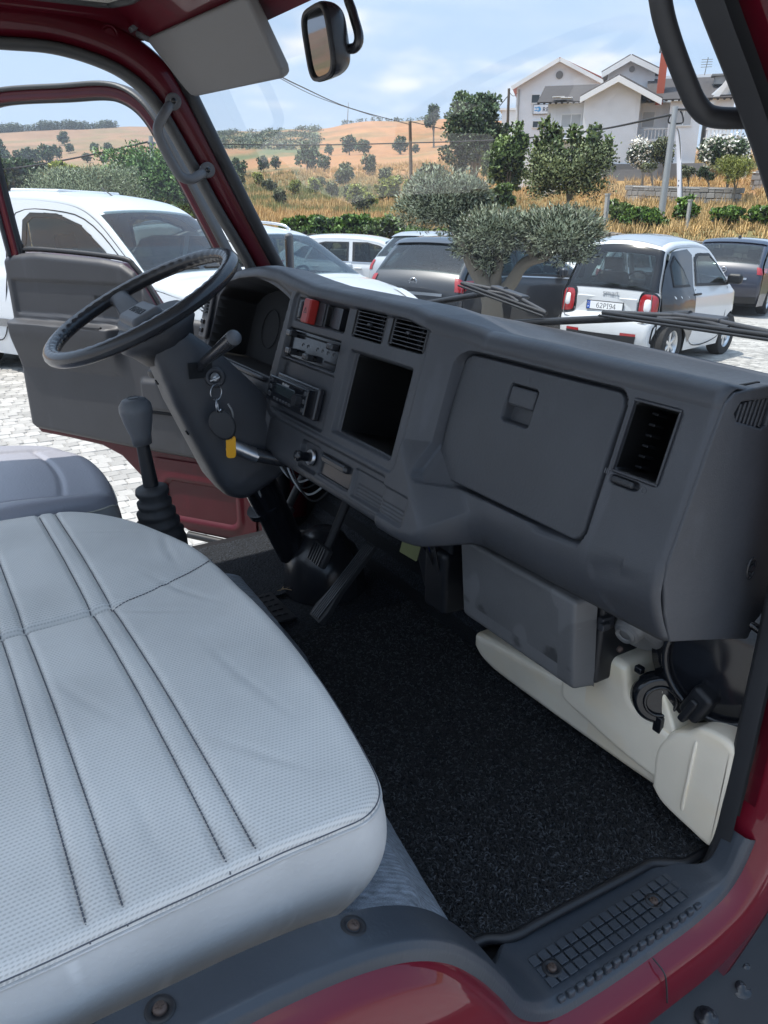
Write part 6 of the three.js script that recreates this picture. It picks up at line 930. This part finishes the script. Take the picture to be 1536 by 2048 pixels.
      for (const s of sides) { const P = []; const n = poly2.length, I = []; for (let i = 0; i < n; i++) { const j = (i + 1) % n; for (let q = 0; q < 6; q++) for (const [A, off2] of [[poly2, off + 0.003], [inner, off + 0.004]]) { const x = lerp(A[i][0], A[j][0], q / 6), y = lerp(A[i][1], A[j][1], q / 6); P.push(x, y, s * (zs(x, y) + off2)); } } const m2 = n * 6; for (let i = 0; i < m2; i++) { const j = (i + 1) % m2; I.push(2 * i, 2 * i + 1, 2 * j, 2 * i + 1, 2 * j + 1, 2 * j); } const fg = new THREE.BufferGeometry(); fg.setAttribute('position', new THREE.BufferAttribute(new Float32Array(P), 3)); fg.setIndex(I); fg.computeVertexNormals(); mesh('window_seal', fg, M.black, t); } } for (const s of sides) { const g = new THREE.ShapeGeometry(poly(poly2)), P = g.attributes.position; let gg = g; const tri = []; const idx = g.index.array; const sub = (a, b, c, n) => { if (!n) { tri.push(a, b, c); return; } const ab = [(a[0] + b[0]) / 2, (a[1] + b[1]) / 2], bc = [(b[0] + c[0]) / 2, (b[1] + c[1]) / 2], ca = [(c[0] + a[0]) / 2, (c[1] + a[1]) / 2]; sub(a, ab, ca, n - 1); sub(ab, b, bc, n - 1); sub(ca, bc, c, n - 1); sub(ab, bc, ca, n - 1); }; for (let i = 0; i < idx.length; i += 3) sub(...[0, 1, 2].map((k) => [P.getX(idx[i + k]), P.getY(idx[i + k])]), 3); gg = new THREE.BufferGeometry(); gg.setAttribute('position', new THREE.BufferAttribute(new Float32Array(tri.flatMap(([x, y]) => [x, y, s * (zs(x, y) + off)])), 3)); gg = mergeVertices(gg, 1e-4); gg.computeVertexNormals(); mesh(nm, gg, m, t, lab); } },
    seam: (pts2, sides = [1, -1]) => { for (const s of sides) mesh('door_seam', tube(pts2.map(([x, y]) => [x, y, s * (zs(x, y) + 0.0)]), 0.006, 40, 5), M.blackMatt, t); },
    mirror: (x, y, m = paint) => { for (const s of [1, -1]) mesh('door_mirror', [rbox(0.11, 0.14, 0.20, 0.045).translate(x, y + 0.07, s * (zs(x, y) + 0.12)), rod(V(x + 0.02, y, s * (zs(x, y) - 0.02)), V(x, y + 0.03, s * (zs(x, y) + 0.08)), 0.025)], m, t); },
    handle: (x, y, m = paint) => { for (const s of [1, -1]) mesh('door_handle', rbox(0.17, 0.028, 0.03, 0.012).translate(x, y, s * (zs(x, y) + 0.018)), m, t); },
  };
  const tyre = lathe([[rw - 0.115, -0.09], [rw - 0.02, -0.095], [rw, -0.07], [rw, 0.07], [rw - 0.02, 0.095], [rw - 0.115, 0.09]], 40).rotateX(Math.PI / 2), rimG = [lathe([[rw - 0.13, -0.02], [rw - 0.105, 0.08], [rw - 0.115, 0.085], [rw - 0.135, 0.07], [rw - 0.15, 0.01]], 40).rotateX(Math.PI / 2), rod(V(0, 0, -0.02), V(0, 0, 0.06), 0.045)]; for (let i = 0; i < 6; i++) rimG.push(rbox(0.045, rw - 0.14, 0.03, 0.01, 0, (rw - 0.14) / 2 + 0.01, 0.045).rotateZ(i * Math.PI / 3)); const rim = merge(rimG);
  for (const w of wheels) for (const s of [1, -1]) { const g = new THREE.Group(); g.name = 'wheel'; g.position.set(w, rw, s * (W / 2 - 0.12)); if (s < 0) g.rotation.y = Math.PI; t.add(g); mesh('tyre', tyre, M.tyre, g); mesh('rim', rim, M.alloy, g); mesh('brake_disc', new THREE.CylinderGeometry(rw - 0.14, rw - 0.14, 0.02, 24).rotateX(Math.PI / 2), M.plinth, g); }
  return api;
}
function park(c, px, d, phi, rx, rz, lift = 0) {   // put the car's own point (rx, rz) in the direction px at distance d, turned phi degrees from straight away
  const q = far(px, 405, d), ray = q.clone().sub(CAM).setY(0).normalize(), rt = V(-ray.z, 0, ray.x), a = phi * Math.PI / 180, ax = ray.clone().multiplyScalar(Math.cos(a)).addScaledVector(rt, Math.sin(a)), sd = V(-ax.z, 0, ax.x), p = q.clone().addScaledVector(ax, -rx).addScaledVector(sd, -rz);
  c.t.position.set(p.x, landY(p.x, p.z) + lift, p.z); c.t.rotation.set(0, Math.atan2(-ax.z, ax.x), 0); c.t.rotateZ(-0.0375 * ax.x); c.t.rotateX(0.0375 * sd.x);
}
function plate(c, x, y, txt, tilt = 0.1, flip = -1, lab) {
  const cv = document.createElement('canvas'); cv.width = 512; cv.height = 112; const g = cv.getContext('2d'); g.fillStyle = '#e8eaec'; g.fillRect(0, 0, 512, 112); g.fillStyle = '#1f55b5'; g.fillRect(0, 0, 50, 112); g.fillStyle = '#e9c33c'; g.beginPath(); g.arc(25, 34, 12, 0, 7); g.lineWidth = 3; g.strokeStyle = '#e9c33c'; g.stroke(); g.fillStyle = '#fff'; g.font = 'bold 30px sans-serif'; g.fillText('P', 15, 92);
  g.fillStyle = '#22252a'; g.font = '90px sans-serif'; g.textAlign = 'center'; g.fillText(txt, 276, 90); g.strokeStyle = '#30343a'; g.lineWidth = 5; g.strokeRect(3, 3, 506, 106);
  const ct = new THREE.CanvasTexture(cv); ct.colorSpace = THREE.SRGBColorSpace; const p = mesh('number_plate', rbox(0.015, 0.118, 0.526, 0.004).translate(x, y, 0), M.black, c.t, lab), f = new THREE.PlaneGeometry(0.515, 0.11).rotateY(-Math.PI / 2).translate(x - 0.0085, y, 0); f.userData.uvDone = true; mesh('plate_face', f, std([1, 1, 1], { map: ct, roughness: 0.4 }), p);
}
const badge = (c, x, y, z = 0) => { const m = [new THREE.TorusGeometry(0.055, 0.009, 8, 32).rotateY(Math.PI / 2).translate(x, y, z), box(0.008, 0.012, 0.15).rotateX(0.18).translate(x, y, z)]; mesh('badge', m, M.metal, c.t); };
{ // small two-seater, white with a black safety cell
  const c = car('small_car', 'white and black two-seat hatchback seen from behind beyond the wipers', { W: 1.66, seats: [-0.2], dash: 0.5, crown: 0.075, paint: M.white, belt: 0.97, tumble: 0.36, rw: 0.30, round: 1.7, wheels: [-0.94, 0.93],
    sil: [[-1.24, 0.22], [-1.345, 0.30], [-1.36, 0.48], [-1.33, 0.58], [-1.285, 0.62], [-1.265, 0.80], [-1.24, 0.97], [-1.13, 1.25], [-1.03, 1.46], [-0.88, 1.53], [-0.5, 1.56], [0.0, 1.55], [0.30, 1.48], [0.62, 1.24], [0.88, 1.02], [1.10, 0.94], [1.27, 0.80], [1.34, 0.60], [1.34, 0.38], [1.26, 0.22]] });
  c.wrap('roof_panel', [-1.0, 1.49], [0.28, 1.49], -0.97, 0.97, M.silver, 0.004);
  c.frame('window_frame', [-1.245, 0.955], [-1.04, 1.45], 0.955, M.blackGloss, [-1.225, 1.0], [-1.08, 1.37], 0.80); c.wrap('rear_window', [-1.232, 0.985], [-1.07, 1.385], -0.83, 0.83, M.carGlass, 0.010);
  c.wrap('windscreen', [0.36, 1.44], [0.84, 1.06], -0.9, 0.9, M.carGlass);
  c.side('side_cell', [[-1.22, 0.93], [-1.20, 0.66], [-1.28, 0.60], [-0.99, 0.675], [-0.66, 0.45], [-0.50, 0.30], [-0.44, 0.42], [-0.46, 0.85], [-0.50, 1.02], [-0.38, 1.40], [-0.5, 1.47], [-0.95, 1.44], [-1.10, 1.22]], M.darkPaint);
  c.side('quarter_window', [[-1.02, 1.02], [-0.60, 1.02], [-0.72, 1.22], [-0.92, 1.40], [-1.02, 1.28]], M.carGlass, [1, -1], 0.012);
  c.side('side_window', [[-0.44, 1.02], [-0.34, 1.36], [-0.22, 1.42], [0.18, 1.42], [0.40, 1.28], [0.66, 1.06], [0.66, 1.0]], M.carGlass, [1, -1], 0.010);
  c.seam([[-0.24, 1.41], [-0.22, 1.01]]); c.seam([[-0.44, 0.98], [-0.43, 0.30], [0.50, 0.30], [0.62, 0.6], [0.66, 0.98]]); c.handle(-0.40, 0.92, M.black); c.mirror(0.62, 1.02, M.black);
  for (const s of [1, -1]) { const tl = c.blob('tail_light', [-1.285, 0.60], [-1.242, 0.965], s * 0.62, s * 0.99, M.blackGloss, 0.022); c.blob('lamp_lens', [-1.283, 0.635], [-1.247, 0.93], s * 0.655, s * 0.975, M.lampRed, 0.040, tl); c.blob('reverse_lens', [-1.277, 0.715], [-1.259, 0.85], s * 0.745, s * 0.865, M.lampClear, 0.052, tl); c.wrap('reflector', [-1.36, 0.40], [-1.36, 0.44], s * 0.45, s * 0.75, M.lampRed, 0.008); }
  c.wrap('rear_skirt', [-1.25, 0.225], [-1.352, 0.40], -0.72, 0.72, M.black, 0.007, -0.05);
  const rec = mesh('tailgate_recess', rbox(0.02, 0.20, 0.86, 0.03).rotateZ(0.10).translate(-1.312, 0.76, 0), M.white, c.t); plate(c, -1.345, 0.745, '62PI94', 0, -1, 'number plate reading 62PI94');
  mesh('lettering', text('smart', 0.062, 0.006, fontR).rotateY(-Math.PI / 2).translate(-1.335, 0.905, 0.06), M.metal, c.t); mesh('tailgate_seam', tube([[-1.30, 0.93, -0.60], [-1.31, 0.72, -0.615], [-1.345, 0.585, -0.57], [-1.365, 0.575, -0.3], [-1.37, 0.572, 0], [-1.365, 0.575, 0.3], [-1.345, 0.585, 0.57], [-1.31, 0.72, 0.615], [-1.30, 0.93, 0.60]], 0.006, 60, 6), M.plinth, c.t);
  mesh('bumper_gap', rbox(0.02, 0.035, 0.98, 0.01).translate(-1.335, 0.590, 0), M.plinth, c.t);
  mesh('model_letters', text('E', 0.03, 0.004).rotateY(-Math.PI / 2).translate(-1.318, 0.68, -0.45), M.metal, c.t);
  c.finish(); park(c, 1350, 10.5, 24, -1.2, 0.72);
}
const VANSIL = [[-2.05, 0.25], [-2.11, 0.5], [-2.10, 0.9], [-2.05, 1.4], [-1.98, 1.70], [-1.80, 1.80], [-1.0, 1.84], [-0.1, 1.84], [0.36, 1.78], [0.62, 1.66], [1.02, 1.34], [1.30, 1.10], [1.50, 1.05], [1.86, 0.94], [2.05, 0.74], [2.11, 0.50], [2.05, 0.24]];
{ // van
  const c = car('compact_van', 'white compact panel van parked beyond the open driver door', { cat: 'van', W: 1.83, seats: [0.1], dash: 0.95, paint: M.white, belt: 1.10, tumble: 0.20, rw: 0.32, wheels: [-1.28, 1.40], sil: VANSIL });
  c.wrap('windscreen', [0.60, 1.675], [1.28, 1.115], -0.93, 0.93, M.carGlass);
  c.side('side_window', [[-0.42, 1.08], [-0.41, 1.58], [-0.31, 1.655], [0.06, 1.655], [0.38, 1.56], [0.72, 1.33], [0.95, 1.10], [0.93, 1.07]], M.carGlass);
  c.seam([[0.98, 1.10], [1.00, 0.5], [0.90, 0.30], [-0.55, 0.30], [-0.57, 1.1], [-0.54, 1.63], [0.15, 1.67], [0.55, 1.55], [0.98, 1.22]]); c.seam([[-0.64, 1.6], [-0.66, 0.5], [-0.90, 0.32]]); c.handle(-0.40, 0.98, M.black); c.mirror(0.72, 1.12, M.black);
  c.side('side_strip', [[-0.95, 0.50], [0.95, 0.52], [0.95, 0.60], [-0.95, 0.58]], M.plinth, [1, -1], 0.014);
  for (const s of [1, -1]) { c.wrap('headlight', [1.83, 0.945], [2.04, 0.73], s * 0.60, s * 0.985, M.blackGloss, 0.008); c.wrap('lamp_lens', [1.85, 0.935], [2.03, 0.75], s * 0.63, s * 0.97, M.lampClear, 0.018); c.wrap('windscreen_wiper', [1.24, 1.14], [1.20, 1.165], s * 0.05, s * 0.72, M.black, 0.02); }
  mesh('roof_hatch', rbox(0.7, 0.05, 0.9, 0.02).translate(-0.55, 1.865, 0), M.white, c.t); mesh('aerial', rod(V(0.28, 1.81, 0.12), V(0.08, 1.92, 0.12), 0.006), M.black, c.t);
  mesh('front_grille', rbox(0.03, 0.12, 0.8, 0.03).translate(2.10, 0.62, 0), M.black, c.t);
  const cv = document.createElement('canvas'); cv.width = 256; cv.height = 64; const g = cv.getContext('2d'); g.clearRect(0, 0, 256, 64); g.font = 'bold 60px sans-serif'; g.fillStyle = '#cfd6d8'; 
  const zz = c.zs(-0.2, 1.19) + 0.014; mesh('window_letters', text('OCO', 0.085, 0.002).rotateY(Math.PI).translate(-0.22, 1.14, zz), std([0.55, 0.58, 0.58], { roughness: 0.5 }), c.t);
  
  c.finish(); park(c, 272, 8.1, 132, 1.18, 0.74);
}
const HATCH = (k = 1) => [[-2.03, 0.25], [-2.11, 0.40], [-2.14, 0.58], [-2.10, 0.86], [-2.03, 0.98], [-1.80, 1.18], [-1.48, 1.39], [-1.2, 1.445], [-0.6, 1.475], [-0.05, 1.46], [0.35, 1.39], [0.82, 1.14], [1.12, 0.985], [1.35, 0.945], [1.80, 0.84], [2.03, 0.70], [2.12, 0.52], [2.06, 0.24]].map(([x, y]) => [x, y * k]);
function hatch(name, label, paint, k, plateText) {
  const c = car(name, label, { W: 1.77, seats: [0.05, -0.85], dash: 0.75, paint, belt: 0.93 * k, tumble: 0.30, rw: 0.315, wheels: [-1.32, 1.30], sil: HATCH(k) });
  c.wrap('windscreen', [0.40, 1.37 * k], [1.08, 1.0 * k], -0.93, 0.93, M.carGlass); c.wrap('rear_window', [-2.0, 1.01 * k], [-1.55, 1.35 * k], -0.88, 0.88, M.carGlass, 0.006, 0.06); c.wrap('rear_spoiler', [-1.54, 1.36 * k], [-1.36, 1.42 * k], -0.93, 0.93, paint, 0.03);
  c.side('side_window', [[-0.28, 0.965 * k], [-0.30, 1.36 * k], [0.02, 1.365 * k], [0.30, 1.30 * k], [0.86, 1.0 * k], [0.86, 0.965 * k]], M.carGlass); c.side('side_window', [[-1.30, 0.99 * k], [-1.12, 1.30 * k], [-0.9, 1.35 * k], [-0.38, 1.36 * k], [-0.36, 0.965 * k]], M.carGlass); c.side('quarter_window', [[-1.62, 1.06 * k], [-1.34, 1.0 * k], [-1.20, 1.25 * k], [-1.38, 1.24 * k]], M.carGlass);
  c.side('window_trim', [[-1.30, 0.955 * k], [0.88, 0.945 * k], [0.88, 0.962 * k], [-1.30, 0.975 * k]], M.metal, [1, -1], 0.010);
  c.seam([[0.92, 0.95 * k], [0.90, 0.45], [0.75, 0.30], [-0.33, 0.30], [-0.33, 0.95 * k]]); c.seam([[-0.35, 0.3], [-0.85, 0.3], [-1.0, 0.6], [-1.28, 0.75], [-1.32, 0.95 * k]]); c.handle(-0.14, 0.84 * k); c.handle(-1.08, 0.85 * k); c.mirror(0.72, 0.97 * k);
  for (const s of [1, -1]) { c.wrap('tail_light', [-2.118, 0.80 * k], [-2.045, 0.95 * k], s * 0.82, s * 1.0, M.lampRed, 0.012); c.side('tail_light', [[-2.06, 0.80 * k], [-1.88, 0.87 * k], [-1.78, 0.94 * k], [-1.98, 0.94 * k]], M.lampRed, [s], 0.010); c.wrap('headlight', [1.70, 0.865 * k], [2.02, 0.71 * k], s * 0.62, s * 0.98, M.lampClear, 0.010); }
  c.wrap('boot_strip', [-2.128, 0.71 * k], [-2.118, 0.76 * k], -0.60, 0.60, M.metal, 0.016); c.wrap('bumper_skirt', [-2.02, 0.26], [-2.10, 0.38], -0.9, 0.9, M.black, 0.008); mesh('rear_wiper', rbox(0.02, 0.035, 0.55, 0.01).rotateX(0.06).translate(-1.99, 1.03 * k, 0.15), M.black, c.t);
  if (plateText) plate(c, -2.16, 0.62 * k, plateText);
  c.finish(); return c;
}
{ const c = hatch('white_hatchback', 'white hatchback with silver roof rails just past the windscreen pillar', M.white, 1.07); for (const s of [1, -1]) mesh('roof_rail', tube([[-1.3, 1.50, s * 0.56], [-1.2, 1.575, s * 0.55], [-0.5, 1.62, s * 0.55], [0.0, 1.60, s * 0.55], [0.14, 1.54, s * 0.56]], 0.018, 50, 8), M.metal, c.t); park(c, 640, 9.2, 128, 1.12, 0); }
{ const c = hatch('white_hatchback', 'white hatchback with its side windows showing behind the first white car', M.white, 1.0); park(c, 792, 16.8, 100, 0.72, 1.0, -0.12); }
{ const c = hatch('dark_hatchback', 'black hatchback with a round badge seen from behind, left of the olive tree', M.darkPaint, 1.0); badge(c, -2.125, 0.885); park(c, 826, 11.4, 30, -2.1, 0); }
{ const c = hatch('dark_saloon', 'black car seen side-on behind the olive trunk', M.darkPaint, 1.0); park(c, 1136, 12.4, 78, 0.72, 1.0); }
{ const c = hatch('dark_hatchback', 'dark blue hatchback with a round badge at the right edge, seen from behind', std([0.012, 0.016, 0.035], { roughness: 0.4, clearcoat: 1, clearcoatRoughness: 0.05 }), 1.03, '83-ID-68'); badge(c, -2.15, 0.91); c.wrap('roof_panel', [-1.42, 1.44], [0.1, 1.48], -0.9, 0.9, M.silver, 0.004); mesh('roof_aerial', rbox(0.12, 0.07, 0.05, 0.02).translate(-1.1, 1.56, 0.0), M.black, c.t); park(c, 1467, 18.5, 12, -2.1, 0); }
{ const c = hatch('red_hatchback', 'red car mostly hidden behind the black car and the small white one', M.redPaint, 1.0); park(c, 1140, 17.5, 20, -2.1, 0); }
{ const c = hatch('silver_hatchback', 'silver car of which only the roof shows above the black hatchback', M.silver, 1.02); mesh('roof_aerial', rod(V(-1.2, 1.47, 0), V(-1.4, 1.68, 0), 0.008), M.black, c.t); park(c, 905, 16.5, 35, -0.4, 0); }
{ const c = hatch('pale_hatchback', 'white car of which only the roof shows left of the small white car roof', M.white, 1.0); park(c, 1235, 17.5, 30, -0.4, 0); }
renderer.render(scene, camera);
